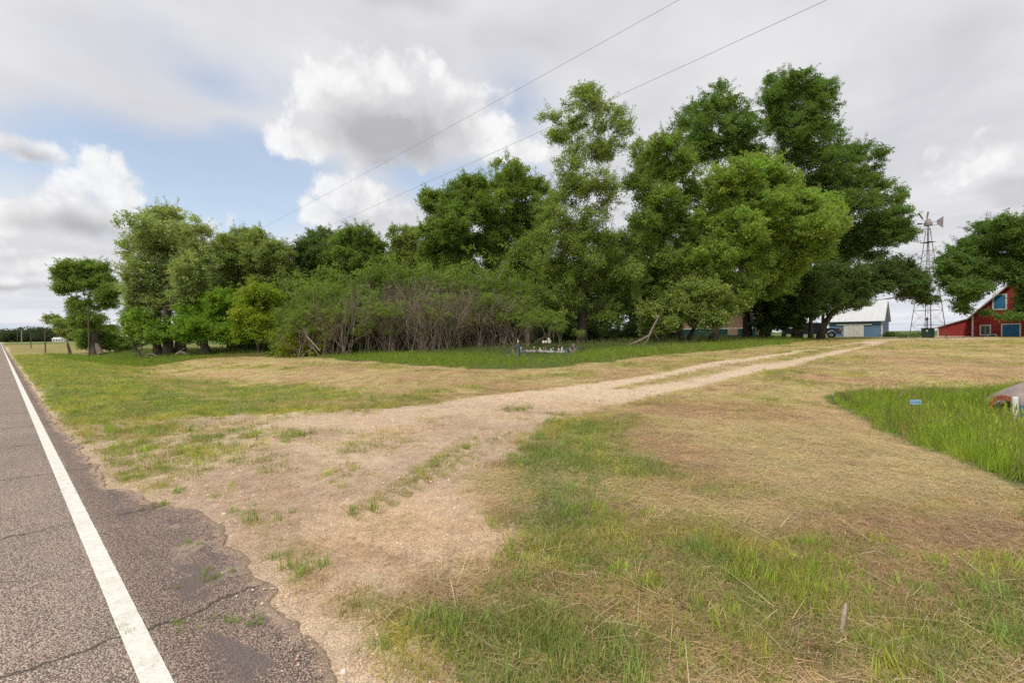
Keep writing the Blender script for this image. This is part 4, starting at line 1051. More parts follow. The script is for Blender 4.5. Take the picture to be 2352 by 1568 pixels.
# the shaded back rows of the grove
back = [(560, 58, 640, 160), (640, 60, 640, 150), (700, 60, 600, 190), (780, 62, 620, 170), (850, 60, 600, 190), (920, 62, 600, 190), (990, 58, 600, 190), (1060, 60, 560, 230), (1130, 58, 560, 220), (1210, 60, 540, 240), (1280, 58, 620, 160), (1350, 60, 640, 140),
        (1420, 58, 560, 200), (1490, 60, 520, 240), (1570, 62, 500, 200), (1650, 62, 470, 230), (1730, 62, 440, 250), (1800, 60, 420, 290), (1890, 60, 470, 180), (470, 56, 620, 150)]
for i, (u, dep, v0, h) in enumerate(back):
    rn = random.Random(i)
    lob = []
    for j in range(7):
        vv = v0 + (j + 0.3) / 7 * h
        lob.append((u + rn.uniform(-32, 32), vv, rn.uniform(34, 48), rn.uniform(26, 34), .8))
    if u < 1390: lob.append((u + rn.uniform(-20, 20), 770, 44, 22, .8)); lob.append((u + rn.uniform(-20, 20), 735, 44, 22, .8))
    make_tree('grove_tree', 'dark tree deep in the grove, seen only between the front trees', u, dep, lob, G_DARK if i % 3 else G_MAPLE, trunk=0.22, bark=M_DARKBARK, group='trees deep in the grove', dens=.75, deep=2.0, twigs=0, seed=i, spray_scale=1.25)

# ------------------------------------------------------------------ sumac thicket and dead brush
def sumac_parts(seed, h):
    rn = random.Random(seed); w = MB(); P = []; S = []
    for k in range(rn.randint(4, 6)):
        a = rn.uniform(0, 6.283); sp = rn.uniform(0.3, 1.3)
        hh = h * rn.uniform(0.7, 1.0)
        tip = Vector((math.cos(a) * sp, math.sin(a) * sp * .7, hh * .72))
        b0 = Vector((rn.gauss(0, .3), rn.gauss(0, .3), -0.1))
        pts = qcurve(b0, Vector((tip.x * .2 + rn.gauss(0, .2), tip.y * .2, hh * .4)), tip, 5)
        w.tube(pts, [0.034 - .004 * i for i in range(6)], 5, cap=False)
        for j in range(rn.randint(2, 4)):
            a2 = rn.uniform(0, 6.283); l2 = hh * rn.uniform(.18, .34)
            t2 = tip + Vector((math.cos(a2) * l2 * .7, math.sin(a2) * l2 * .7, l2 * rn.uniform(.5, 1)))
            w.tube(qcurve(tip, tip + Vector((math.cos(a2) * l2 * .5, math.sin(a2) * l2 * .5, l2 * .1)), t2, 3), [.024, .018, .014, .009], 4, cap=False)
            for q in range(rn.randint(3, 6)):
                P.append((t2.x + rn.gauss(0, .28), t2.y + rn.gauss(0, .28), t2.z + rn.gauss(0, .30))); S.append(rn.uniform(.7, 1.15))
    return w, P, S
def brush_wood(seed, h):
    rn = random.Random(seed); w = MB()
    def grow(p, d, L, r, lev):
        n = 3
        pts = [p]
        for i in range(n):
            d = (d + Vector((rn.gauss(0, .16), rn.gauss(0, .16), rn.gauss(0.03, .08)))).normalized()
            pts.append(pts[-1] + d * L / n)
        w.tube(pts, [r * (1 - .16 * i) for i in range(n + 1)], 5 if lev == 0 else 4, cap=False)
        if lev < 3:
            for _ in range(rn.choice((2, 2, 3))):
                a = rn.uniform(0, 6.283); sp = rn.uniform(.25, .75)
                dd = (d + Vector((math.cos(a) * sp, math.sin(a) * sp, rn.uniform(-.1, .25)))).normalized()
                grow(pts[rn.choice((2, 3, 3))], dd, L * rn.uniform(.55, .8), r * .58, lev + 1)
    for k in range(rn.randint(5, 8)):
        a = rn.uniform(0, 6.283); sp = rn.uniform(0.1, .8)
        grow(Vector((rn.gauss(0, .3), rn.gauss(0, .3), -.1)), Vector((math.cos(a) * sp, math.sin(a) * sp, 1)).normalized(), h * rn.uniform(.32, .5), rn.uniform(.016, .036), 0)
    return w
SUM = []
for i in range(7):
    w, P, S = sumac_parts(900 + i, 4.9)
    m_ = w.build('stems', M_TWIG); d = m_.data; bpy.data.objects.remove(m_)
    P = np.array(P); SUM.append((d, P, np.array(S)))
BR = []
for i in range(6):
    m_ = brush_wood(950 + i, 4.6).build('branches', M_TWIG); BR.append(m_.data); bpy.data.objects.remove(m_)
rs_ = random.Random(5)
first_s = {}
def add_sumac(u, dep, sc, col, label, group):
    i = rs_.randrange(7); key = (i, col)
    if key in first_s:
        src = first_s[key]; root = src.copy(); COL.objects.link(root)
        for ch in src.children:
            c = ch.copy(); COL.objects.link(c); c.parent = root
    else:
        d, P, S = SUM[i]
        root = empty('sumac')
        st_ = bpy.data.objects.new('stems', d); COL.objects.link(st_); st_.parent = root
        rg = np.random.default_rng(i + 50); n = len(P)
        cr = scatter('crown', P, np.stack([rg.normal(0, .2, n), rg.normal(0, .2, n), rg.uniform(0, 6.28, n)], -1), S, np.array(col) * 1.5 * rg.normal(1, .14, (n, 1)), SPRAY_SUMAC, root)
        tag(cr, kind='stuff'); first_s[key] = root
    f = foot(u, dep)
    root.location = f; root.rotation_euler = (0, 0, rs_.uniform(0, 6.283)); root.scale = (sc * rs_.uniform(.9, 1.15), sc * rs_.uniform(.9, 1.15), sc)
    tag(root, label, 'shrub', group)
def top_at(u):      # how high the thicket stands, metres, across the photo
    return float(np.interp(u, [640, 690, 760, 860, 960, 1040, 1120, 1190, 1250, 1300, 1400], [4.4, 6.0, 6.9, 6.6, 6.9, 7.0, 6.3, 5.6, 4.4, 3.6, 3.0]))
COL_S = (0.13, 0.185, 0.038); COL_S2 = (0.155, 0.21, 0.045)
def where(u):
    return ('beside the yellow-green tree' if u < 760 else 'in the left half of the thicket' if u < 930 else 'behind the densest bare branches' if u < 1110 else 'at the right end toward the wagon wheel')
SL = 'tall sumac with green crown and bare stems '
for i in range(62):
    u = 650 + i * 9.8 + rs_.uniform(-8, 8)
    if u < 1260: add_sumac(u, rs_.uniform(37, 44), top_at(u) / 4.9 * rs_.uniform(.62, 1.08), COL_S if rs_.random() < .6 else COL_S2, SL + where(u), 'sumacs ' + where(u))
for i in range(60):
    u = rs_.uniform(670, 900) if i < 28 else rs_.uniform(900, 1230)
    add_sumac(u, rs_.uniform(34.5, 37), rs_.uniform(.42, .95), COL_S2 if i % 3 else (0.15, 0.19, 0.04), 'low leafy sumac on the front edge ' + where(u).replace('behind', 'among'), 'low sumacs ' + where(u).replace('behind', 'among'))
for i in range(12):
    u = rs_.uniform(690, 1230); add_sumac(u, rs_.uniform(38, 44), top_at(u) / 4.9 * rs_.uniform(1.08, 1.32), COL_S, 'extra tall sumac rising above the thicket ' + where(u), 'extra tall sumacs ' + where(u))
for (u, dep, sc, lb) in [(1213, 31, .60, 'slender forked sumac sapling rising behind the wagon wheel'), (1262, 31.5, .66, 'small sumac sapling behind the middle of the rustic rail'), (1288, 30.5, .50, 'thin stemmed sumac sapling right of the whirligig post'), (1325, 31, .36, 'knee high sumac sprout near the right post of the rail')]:
    add_sumac(u, dep, sc, COL_S2, lb, None)
firsts = []
for i in range(70):
    u = (rs_.gauss(1010, 110) if i % 3 else rs_.uniform(690, 1240)); u = min(1240, max(680, u))
    b = bpy.data.objects.new('dead_shrub', BR[rs_.randrange(6)]); COL.objects.link(b)
    b.location = foot(u, rs_.uniform(33.8, 37.5)); b.rotation_euler = (0, 0, rs_.uniform(0, 6.283)); b.scale = (rs_.uniform(.8, 1.1),) * 2 + (rs_.uniform(.55, 1.12) * top_at(u) / 5.2,)
    tag(b, 'leafless grey shrub ' + where(u).replace('behind', 'among'), 'shrub', 'leafless shrubs ' + where(u).replace('behind', 'among'))
# undergrowth at the foot of the thicket and right of it
def bushes(name, label, spots, colour, group, dens=1.0):
    for (u, dep, r, h) in spots:
        base = foot(u, dep); root = empty(name, base); tag(root, label, 'bush', group)
        rg = np.random.default_rng(int(u * 3 + dep)); n = int(70 * r * h * dens)
        d = rg.normal(0, 1, (n, 3)); d /= np.linalg.norm(d, axis=1)[:, None]; d[:, 2] = np.abs(d[:, 2]); q = rg.uniform(.3, 1, n) ** .5
        P = d * q[:, None] * np.array([r, r * .7, h])
        P *= 1 + .25 * (vnoise(P[:, 0] * 2 + u, P[:, 2] * 2) - .5)[:, None]
        c = scatter('foliage', P, np.stack([rg.normal(0, .4, n), rg.normal(0, .4, n), rg.uniform(0, 6.28, n)], -1), rg.uniform(.6, 1.1, n), np.array(colour) * 1.5 * rg.normal(1, .15, (n, 1)), SPRAY, root); tag(c, kind='stuff')
        w = MB()
        rn = random.Random(int(u))
        for k in range(5):
            a = rn.uniform(0, 6.28); w.tube(qcurve(Vector((0, 0, -.1)), Vector((0, 0, h * .5)), Vector((math.cos(a) * r * .6, math.sin(a) * r * .5, h * .8)), 3), [.03, .024, .018, .01], 4, cap=False)
        w.build('stems', M_TWIG, root)
rb = random.Random(3)
bushes('briar', 'leafy green briar filling the foot of the sumac thicket', [(655 + i * 20 + rb.uniform(-9, 9), rb.uniform(36, 40), rb.uniform(.8, 1.6), rb.uniform(.7, 2.9)) for i in range(29) if rb.random() < .85], (.115, .15, .035), 'briars in the thicket', dens=.8)
bushes('briar', 'yellowish green briar near the yellow-green tree', [(668, 35.5, 1.2, 2.2), (705, 36, 1.0, 2.9), (742, 35.5, 1.1, 1.6)], (.18, .20, .03), 'yellowish briars at the left end of the thicket', dens=.7)
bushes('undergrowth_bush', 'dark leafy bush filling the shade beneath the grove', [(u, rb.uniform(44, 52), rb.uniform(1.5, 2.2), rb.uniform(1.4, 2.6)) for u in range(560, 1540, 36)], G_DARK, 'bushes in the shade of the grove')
bushes('weedy_bush', 'weedy bush growing between the windmill and the blue shed', [(2045, 62, 1.4, .7)], (0.10, 0.14, 0.05), None)
bushes('weedy_bush', 'weedy bush around the feet of the windmill', [(2105, 57, 2.2, .5)], (0.10, 0.14, 0.05), None)
bushes('weedy_bush', 'small shrub against the red lean-to', [(2205, 66, 1.6, 1.9)], (0.09, 0.13, 0.045), None)
bushes('weedy_bush', 'low weeds at the right foot of the barn door', [(2345, 57, 1.5, .5)], (0.10, 0.14, 0.05), None)
# ------------------------------------------------------------------ buildings
def wall_frame(u, depth, ang):
    """a wall that starts in photo column u at a depth and runs to the right, turned by ang; returns its base corner, and a reader of photo pixels on the wall plane"""
    p = at(u, 781 - 0.0105 * u, depth); zb = gz1(p.x, p.y)
    w = Vector((math.cos(ang), math.sin(ang), 0)); n = Vector((-w.y, w.x, 0))
    o = Vector((p.x, p.y, zb))
    def rd(uu, vv):
        d = ray(uu, vv); k = (o - Vector((0, 0, CAMH))).dot(n) / d.dot(n)
        q = Vector((0, 0, CAMH)) + d * k - o
        return q.dot(w), q.z
    return o, rd
BLUEW = mat('blue_siding_paint', (0.12, 0.215, 0.33), 0.75, 0.14, 2.5, 0.1, stretch=(1, 1, 5))
WHITEW = mat('white_paint', (0.66, 0.65, 0.62), 0.6, 0.08, 2, second=(0.52, 0.49, 0.44), sec=(0.58, 0.75))
WHITER = mat('white_sheet_roof', (0.62, 0.63, 0.64), 0.5, 0.04, 1.5)
REDW = mat('red_barn_paint', (0.30, 0.036, 0.032), 0.8, 0.25, 1.5, 0.1, stretch=(1, 1, 6), second=(0.20, 0.045, 0.04), sec=(.5, .75))
BLUED = mat('blue_door_paint', (0.035, 0.16, 0.33), 0.65, 0.15, 2)
GREYR = mat('grey_shingle_roof', (0.16, 0.15, 0.145), 0.9, 0.2, 3)
TANW = mat('tan_brick', (0.38, 0.25, 0.16), 0.9, 0.2, 4, 0.2)
TEALW = mat('dark_teal_skirting', (0.022, 0.075, 0.070), 0.7, 0.2, 2)
DARKG = mat('dark_window_glass', (0.02, 0.025, 0.03), 0.15, 0.1, 2, spec=0.5)
STEEL = mat('galvanised_steel', (0.27, 0.25, 0.25), 0.55, 0.2, 3, metal=0.6, second=(0.17, 0.10, 0.07), sec=(0.52, 0.68))
RUST = mat('rusty_iron', (0.16, 0.085, 0.055), 0.85, 0.3, 6)
CONC = mat('pinkish_weathered_concrete', (0.34, 0.275, 0.25), 0.94, 0.2, 3.5, 0.9, 14, second=(0.20, 0.165, 0.145))
BRICKM = mat('old_red_brick', (0.33, 0.10, 0.065), 0.9, 0.35, 9, 0.5, 40)
GREENB = mat('dark_green_cabinet_paint', (0.022, 0.055, 0.040), 0.5, 0.12, 3)

def clapboards(w, z0, z1, name, m, parent, l0=0.0, top=None, y=0.0, pitch=0.16):
    """overlapping boards as real geometry, each board's foot standing proud"""
    b = MB(); z = z0
    while z < z1 - 0.02:
        ze = min(z + pitch, z1)
        a0, a1 = (l0, w) if top is None else top(z)
        c0, c1 = (l0, w) if top is None else top(ze)
        if a1 - a0 > 0.05 and c1 - c0 > 0.01:
            b.add([(a0, y - 0.030, z), (a1, y - 0.030, z), (c1, y - 0.006, ze), (c0, y - 0.006, ze), (a0, y, z), (a1, y, z)], [(0, 1, 2, 3), (0, 4, 5, 1)])
        z = ze
    o = b.build(name, m, parent); o['kind'] = 'stuff'
    return o

# blue machine shed with white roof and white sliding doors
ang = math.radians(-44)
o_, rd = wall_frame(1903, 70.4, ang)
shed = empty('shed', o_, ang); tag(shed, 'blue clapboard shed with white roof and white sliding doors', 'shed')
SL_, SG, SH, SR = 6.5, 8.6, rd(1960, 734)[1], rd(1960, 734)[1] + 2.9
b = MB(); b.box(0, SL_, 0.0, 0.15, -0.3, SH); b.box(0, SL_, SG - .15, SG, -0.3, SH); b.box(0, .15, .15, SG - .15, -0.3, SH); b.box(SL_ - .15, SL_, .15, SG - .15, -0.3, SH)
for xx in (0.0, SL_ - 0.15):
    b.add([(xx, 0, SH), (xx, SG, SH), (xx, SG / 2, SR), (xx + .15, 0, SH), (xx + .15, SG, SH), (xx + .15, SG / 2, SR)], [(0, 1, 2), (3, 5, 4), (0, 2, 5, 3), (1, 4, 5, 2)])
b.build('wall', BLUEW, shed)
clapboards(SL_ - 0.1, 0, SH, 'siding', BLUEW, shed, 0.1)
g = MB()
z = 0.0
while z < SR - .1:                                        # the gable end that faces right
    def ys(zz_): 
        f = max(0, (zz_ - SH) / (SR - SH)); return (0.02 + f * SG / 2, SG - 0.02 - f * SG / 2)
    a, c = ys(z), ys(z + .16)
    if c[1] > c[0]: g.add([(SL_ + .03, a[0], z), (SL_ + .03, a[1], z), (SL_ + .006, c[1], z + .16), (SL_ + .006, c[0], z + .16)], [(0, 1, 2, 3)])
    z += .16
q_ = g.build('siding', BLUEW, shed); q_['kind'] = 'stuff'
for sgn in (0, 1):
    y0, y1 = (-0.45, SG / 2) if sgn == 0 else (SG + .45, SG / 2)
    z0 = SH - 0.45 * (SR - SH) / (SG / 2)
    r_ = MB(); r_.add([(-.3, y0, z0 + .05), (SL_ + .3, y0, z0 + .05), (SL_ + .3, y1, SR + .08), (-.3, y1, SR + .08), (-.3, y0, z0), (SL_ + .3, y0, z0), (SL_ + .3, y1, SR + .03), (-.3, y1, SR + .03)],
        [(0, 1, 2, 3), (7, 6, 5, 4), (0, 4, 5, 1), (1, 5, 6, 2), (3, 2, 6, 7), (0, 3, 7, 4)])
    ro = r_.build('roof', WHITER, shed)
    seam = MB()
    for k in range(10):
        xx = -.25 + k * (SL_ + .5) / 9
        seam.tube([(xx, y0, z0 + .065), (xx, y1, SR + .09)], .02, 4)
    sm = seam.build('seam', WHITER, ro); sm['kind'] = 'stuff'
for k in range(10):
    xx = .25 + k * (SL_ - .5) / 9
    MB().box(xx - .05, xx + .05, -0.42, -0.03, SH - .34, SH - .22).build('rafter_tail', WHITEW, shed)
d0, d1, dm = rd(1938, 740)[0], rd(1984, 740)[0], rd(1961, 740)[0]
dh = rd(1976, 740)[1] * 0.80
dh = min(dh, SH - .55)
for (a, c) in ((d0, (d0 + d1) / 2 - .01), ((d0 + d1) / 2 + .01, d1)):
    dd_ = MB().box(a, c, -.11, -.05, 0.03, dh).build('sliding_door', WHITEW, shed, bevel=.008)
    pl = MB()
    for k in range(1, 6): pl.box(a + (c - a) * k / 6 - .012, a + (c - a) * k / 6 + .012, -.125, -.111, .06, dh - .04)
    pp_ = pl.build('batten', WHITEW, dd_); pp_['kind'] = 'stuff'
MB().box(rd(1922, 740)[0], rd(2003, 740)[0], -.16, -.10, dh + .02, dh + .20).build('door_rail', WHITEW, shed)
for xx in (0.0, SL_ - .14): MB().box(xx, xx + .14, -.055, -.032, 0, SH - .3).build('corner_board', WHITEW, shed)
for yy in (0.0, SG - .14): MB().box(SL_ + .032, SL_ + .055, yy, yy + .14, 0, SH - .05).build('corner_board', WHITEW, shed)

# red barn
ang = math.radians(-45)
o_, rd = wall_frame(2232, 58, ang)
barn = empty('barn', o_, ang); tag(barn, 'red clapboard barn with white trim, blue door and blue hayloft shutter', 'barn')
eave = rd(2232, 724)[1]
lc = 5.4; BW = lc * 2
slope = max(.6, min(1.15, (rd(2292, 668)[1] - eave) / rd(2292, 668)[0])); apex = eave + lc * slope
b = MB(); b.poly([(0, -.3), (BW, -.3), (BW, eave), (lc, apex), (0, eave)], 0.0, 12.0); b.build('wall', REDW, barn)
def barn_top(zz_):
    if zz_ <= eave: return (0.06, BW - 0.06)
    f = (zz_ - eave) / slope; return (f, BW - f)
clapboards(BW, 0.0, apex, 'siding', REDW, barn, top=barn_top, pitch=.15)
for sgn in (0, 1):
    x0, x1 = (-.5, lc) if sgn == 0 else (BW + .5, lc)
    z0 = eave - .5 * slope
    r_ = MB(); r_.add([(x0, -.5, z0 + .02), (x1, -.5, apex + .02), (x1, 12.4, apex + .02), (x0, 12.4, z0 + .02), (x0, -.5, z0 + .14), (x1, -.5, apex + .14), (x1, 12.4, apex + .14), (x0, 12.4, z0 + .14)],
        [(0, 1, 2, 3), (7, 6, 5, 4), (0, 4, 5, 1), (2, 6, 7, 3), (0, 3, 7, 4)])
    r_.build('roof', GREYR, barn)
    fb = MB(); fb.add([(x0, -.53, z0 - .06), (x1, -.53, apex - .06), (x1, -.53, apex + .15), (x0, -.53, z0 + .15), (x0, -.502, z0 - .06), (x1, -.502, apex - .06), (x1, -.502, apex + .15), (x0, -.502, z0 + .15)],
        [(0, 1, 2, 3), (7, 6, 5, 4), (0, 4, 5, 1), (2, 6, 7, 3)]); fb.build('barge_board', WHITEW, barn)
MB().box(-.01, .16, -.060, -.032, 0, eave).build('corner_board', WHITEW, barn)
def framed(name, parent, u0, v0, u1, v1, rdr, fill, fillname, t_=.11, label=None, ground_=False, glazing=False):
    (l0, zt), (l1, zb) = rdr(u0, v0), rdr(u1, v1)
    if ground_: zb = 0.02
    f = MB()
    f.box(l0, l0 + t_, -.085, -.033, zb, zt); f.box(l1 - t_, l1, -.085, -.033, zb, zt); f.box(l0 + t_ + .001, l1 - t_ - .001, -.085, -.033, zt - t_, zt)
    if not ground_: f.box(l0 + t_ + .001, l1 - t_ - .001, -.085, -.033, zb, zb + t_)
    fr = f.build(name, WHITEW, parent)
    p = MB().box(l0 + t_ + .002, l1 - t_ - .002, -.060, -.034, zb + (0 if ground_ else t_ + .002), zt - t_ - .002).build(fillname, fill, fr)
    if glazing:
        mn = MB(); cx_ = (l0 + l1) / 2; mn.box(cx_ - .02, cx_ + .02, -.072, -.0605, zb + t_ + .01, zt - t_ - .01); mn.build('glazing_bar', WHITEW, fr)
    elif ground_:
        n_ = 6
        for k in range(n_):
            w_ = (l1 - l0 - 2 * t_ - .01) / n_; x_ = l0 + t_ + .005 + k * w_
            MB().box(x_ + .006, x_ + w_ - .006, -.072, -.0605, zb, zt - t_ - .01).build('plank', fill, fr)
    return fr
framed('hayloft_shutter', barn, 2279, 676, 2313, 711, rd, BLUED, 'shutter_panel', .14)
framed('window', barn, 2250, 746, 2276, 770, rd, DARKG, 'pane', .12, glazing=True)
framed('door', barn, 2299, 743, 2345, 776, rd, BLUED, 'door_panel', .13, ground_=True)
framed('hatch', barn, 2267, 767, 2290, 776, rd, DARKG, 'opening', .10, ground_=False)
# lean-to on its far left side
lw = 3.4
b = MB(); b.poly([(-lw, -.3), (-.02, -.3), (-.02, eave - .25), (-lw, eave - 1.45)], 7.0, 12.0); b.build('lean_to_wall', REDW, barn)
r_ = MB(); r_.add([(-lw - .35, 6.7, eave - 1.55), (-.02, 6.7, eave - .18), (-.02, 12.2, eave - .18), (-lw - .35, 12.2, eave - 1.55), (-lw - .35, 6.7, eave - 1.43), (-.02, 6.7, eave - .06), (-.02, 12.2, eave - .06), (-lw - .35, 12.2, eave - 1.43)],
    [(0, 1, 2, 3), (7, 6, 5, 4), (0, 4, 5, 1), (2, 6, 7, 3), (0, 3, 7, 4)]); r_.build('lean_to_roof', WHITER, barn)
clapboards(-.02, 0, eave, 'siding', REDW, barn, top=lambda z: (-lw, -.03) if z < eave - 1.45 else (-.02 - max(0, (eave - .25 - z)) / 1.2 * lw, -.03), y=6.99, pitch=.15)
MB().box(-lw - .02, -lw + .1, 6.93, 6.955, 0, eave - 1.5).build('corner_board', WHITEW, barn)

# farmhouse behind the grove
ang = math.radians(-8)
o_, rd = wall_frame(1541, 57, ang)
house = empty('house', o_, ang); tag(house, 'tan brick farmhouse with dark teal skirting, half hidden behind the trunks', 'house')
HW = 11.6; HH = 4.3
b = MB(); b.poly([(0, 1.28), (HW, 1.28), (HW, HH), (0, HH)], 0.0, 8.0); b.build('wall', TANW, house)
MB().box(-.04, HW + .04, -.05, 8.05, -.3, 1.278).build('skirting', TEALW, house)
MB().box(1.5, HW + .05, -.11, -.052, 1.28, 1.40).build('sill_band', WHITEW, house)
r_ = MB(); r_.poly([(-.5, HH + .01), (HW + .5, HH + .01), (HW - 2, HH + 2.6), (2, HH + 2.6)], -.4, 8.4); r_.build('roof', GREYR, house)
for (x0, x1, z0, z1) in ((5.35, 6.5, 1.6, 3.1), (2.2, 3.4, 1.6, 3.1), (8.6, 9.8, 1.6, 3.1)):
    f = MB(); f.box(x0, x0 + .1, -.06, -.002, z0, z1); f.box(x1 - .1, x1, -.06, -.002, z0, z1); f.box(x0 + .101, x1 - .101, -.06, -.002, z0, z0 + .1); f.box(x0 + .101, x1 - .101, -.06, -.002, z1 - .1, z1)
    fr = f.build('window', WHITEW, house); MB().box(x0 + .102, x1 - .102, -.03, -.003, z0 + .102, z1 - .102).build('pane', DARKG, fr)
for (x0, x1) in ((6.7, 7.9), (9.9, 10.7)): MB().box(x0, x1, -.09, -.055, .55, 1.27).build('tan_panel', TANW, house)
for k in range(24):
    xx = .2 + k * .48; MB().box(xx, xx + .46, -.078, -.052, -.05, .55).build('skirting_board', TEALW, house)

# far white farm buildings on the left
def far_barn(u0, u1, depth, vtop, label, name='farm_shed', roofm=WHITER):
    a = at(u0, 775, depth); c = at(u1, 775, depth); zt = at((u0 + u1) / 2, vtop, depth).z
    zb = gz1((a.x + c.x) / 2, a.y); r = empty(name, (a.x, a.y, zb)); tag(r, label, 'farm building')
    w = (c - a).length; h = zt - zb; el = h * .62
    ang_ = math.atan2(c.y - a.y, c.x - a.x); r.rotation_euler = (0, 0, ang_)
    MB().box(0, w, 0, w * .4, -.5, el).build('wall', WHITEW, r)
    rf = MB(); rf.add([(-.3, -.3, el), (w + .3, -.3, el), (w + .3, w * .2, h), (-.3, w * .2, h), (-.3, w * .4 + .3, el), (w + .3, w * .4 + .3, el)], [(0, 1, 2, 3), (3, 2, 5, 4), (0, 3, 4), (1, 5, 2), (0, 4, 5, 1)]); rf.build('roof', roofm, r)
    for k in range(4): MB().box(w * (.12 + k * .23), w * (.12 + k * .23) + w * .08, -.06, -.01, el * .25, el * .75).build('window', DARKG, r)
    return r
far_barn(119, 146, 330, 774.5, 'tiny white farmhouse far off, framed by the treeline at left')
far_barn(262, 296, 300, 769, 'low white farm shed below the far silo')
for (u, vt, lb) in ((269, 759, 'shorter white silo above the far low shed'), (276, 756, 'taller white silo above the far low shed')):
    p = at(u, 770, 310); zb = gz1(p.x, p.y); r = empty('silo', (p.x, p.y, zb)); tag(r, lb, 'silo')
    h = at(u, vt, 310).z - zb
    MB().tube([(0, 0, -.5), (0, 0, h * .88)], 1.5, 16).build('barrel', WHITER, r)
    MB().tube([(0, 0, h * .88), (0, 0, h * .95), (0, 0, h)], [1.55, 1.1, .1], 16).build('dome', STEEL, r)

# ------------------------------------------------------------------ windmill
D = 58.0
b0 = foot(2131, D); wm = empty('windmill', b0, math.radians(12)); tag(wm, 'lattice steel windpump tower missing most of its vanes', 'windmill')
H = at(2121, 523, D).z - b0.z
bw, tw = 1.28, 0.12
def leg_at(f, i):
    w_ = bw * (1 - f) + tw * f; sx, sy = ((-1, -1), (1, -1), (1, 1), (-1, 1))[i]
    return Vector((sx * w_, sy * w_, f * H))
for i in range(4): MB().tube([leg_at(0, i) + Vector((0, 0, -.2)), leg_at(1, i)], .042, 5).build('leg', STEEL, wm)
levels = [0.11, 0.245, 0.37, 0.49, 0.60, 0.70, 0.79, 0.87, 0.94]
prev = 0.0
for f in levels:
    g = MB()
    for i in range(4): g.tube([leg_at(f, i), leg_at(f, (i + 1) % 4)], .021, 4)
    g.build('girt', STEEL, wm)
    g = MB()
    if f < .8:
        for i in range(4):
            g.tube([leg_at(prev, i), leg_at(f, (i + 1) % 4)], .012, 4); g.tube([leg_at(prev, (i + 1) % 4), leg_at(f, i)], .012, 4)
        g.build('brace', STEEL, wm)
    prev = f
MB().box(-.55, .55, -.55, .55, .865 * H, .865 * H + .05).build('platform', STEEL, wm)
MB().tube([(0, 0, 0), (0, 0, H)], .02, 5).build('pump_rod', STEEL, wm)
MB().tube([leg_at(0, 0) + Vector((0.1, 0, 0)), leg_at(1, 0)], .02, 4).build('ladder', STEEL, wm)
MB().tube([(0, 0, H - .2), (0, 0, H + .55)], .07, 8).build('mast', STEEL, wm)
MB().tube([(0, 0, H + .25), (0, 0, H + .55), (0, 0, H + 1.0), (0, 0, H + 1.12)], [.45, .42, .22, .12], 10).build('gear_housing', STEEL, wm)
MB().tube([(-.9, .1, H + .45), (.5, -.1, H + .45)], .05, 6).build('hub_shaft', STEEL, wm)
for (dx, dz) in ((-1.35, 1.25), (.15, 1.5), (-1.6, -.1), (-.85, -1.2), (.7, -1.1)):
    a = Vector((-.35, 0, H + .45)); e = a + Vector((dx, -.15, dz)); n_ = Vector((-dz, 0.5, dx)).normalized() * .09
    m_ = a + (e - a) * .45
    g = MB(); g.tube([a, e], .022, 4); g.add([m_ - n_, m_ + n_, e + n_ * 1.3, e - n_ * 1.3], [(0, 1, 2, 3)]); g.build('vane', STEEL, wm)
g = MB(); g.tube([(.4, 0, H + .55), (1.5, -.05, H + .95)], .03, 5); g.tube([(.4, 0, H + .25), (1.5, -.05, H + .45)], .03, 5); g.build('tail_bar', STEEL, wm)
tv = MB(); tv.poly([(1.35, H + .55), (2.35, H + 0.05), (2.42, H + 1.55), (2.3, H + 1.5), (1.35, H + .95)], -.06, -.04); tv.build('tail_vane', mat('galvanised_tail', (0.33, 0.29, 0.29), 0.6, 0.15, 2, metal=.3), wm)

# green utility cabinet in front of the tower
b0 = foot(2131, 53); cb = empty('utility_cabinet', b0, math.radians(-20)); cb.scale = (.68, .68, .82); tag(cb, 'dark green utility cabinet in front of the windmill', 'cabinet')
MB().box(-.7, .7, -.55, .55, -.05, 1.32).build('body', GREENB, cb, bevel=.03)
MB().box(-.74, .74, -.6, .6, 1.325, 1.42).build('lid', GREENB, cb, bevel=.02)
MB().box(-.66, -.01, -.575, -.553, .08, 1.25).build('door', GREENB, cb, bevel=.006)
MB().box(.01, .66, -.575, -.553, .08, 1.25).build('door', GREENB, cb, bevel=.006)
MB().box(-.5, -.25, -.60, -.577, .92, 1.14).build('notice_plate', WHITEW, cb)
pp_ = foot(2129, 54.5); q_ = empty('hydrant', pp_); tag(q_, 'iron yard hydrant rising behind the green cabinet', 'hydrant')
MB().tube([(0, 0, -.1), (0, 0, 2.15)], .05, 7).build('pipe', RUST, q_); MB().tube([(0, 0, 2.1), (0, 0, 2.45)], [.13, .09], 8).build('head', RUST, q_); MB().tube([(0, 0, 2.3), (.35, 0, 2.2)], .03, 5).build('handle', RUST, q_)

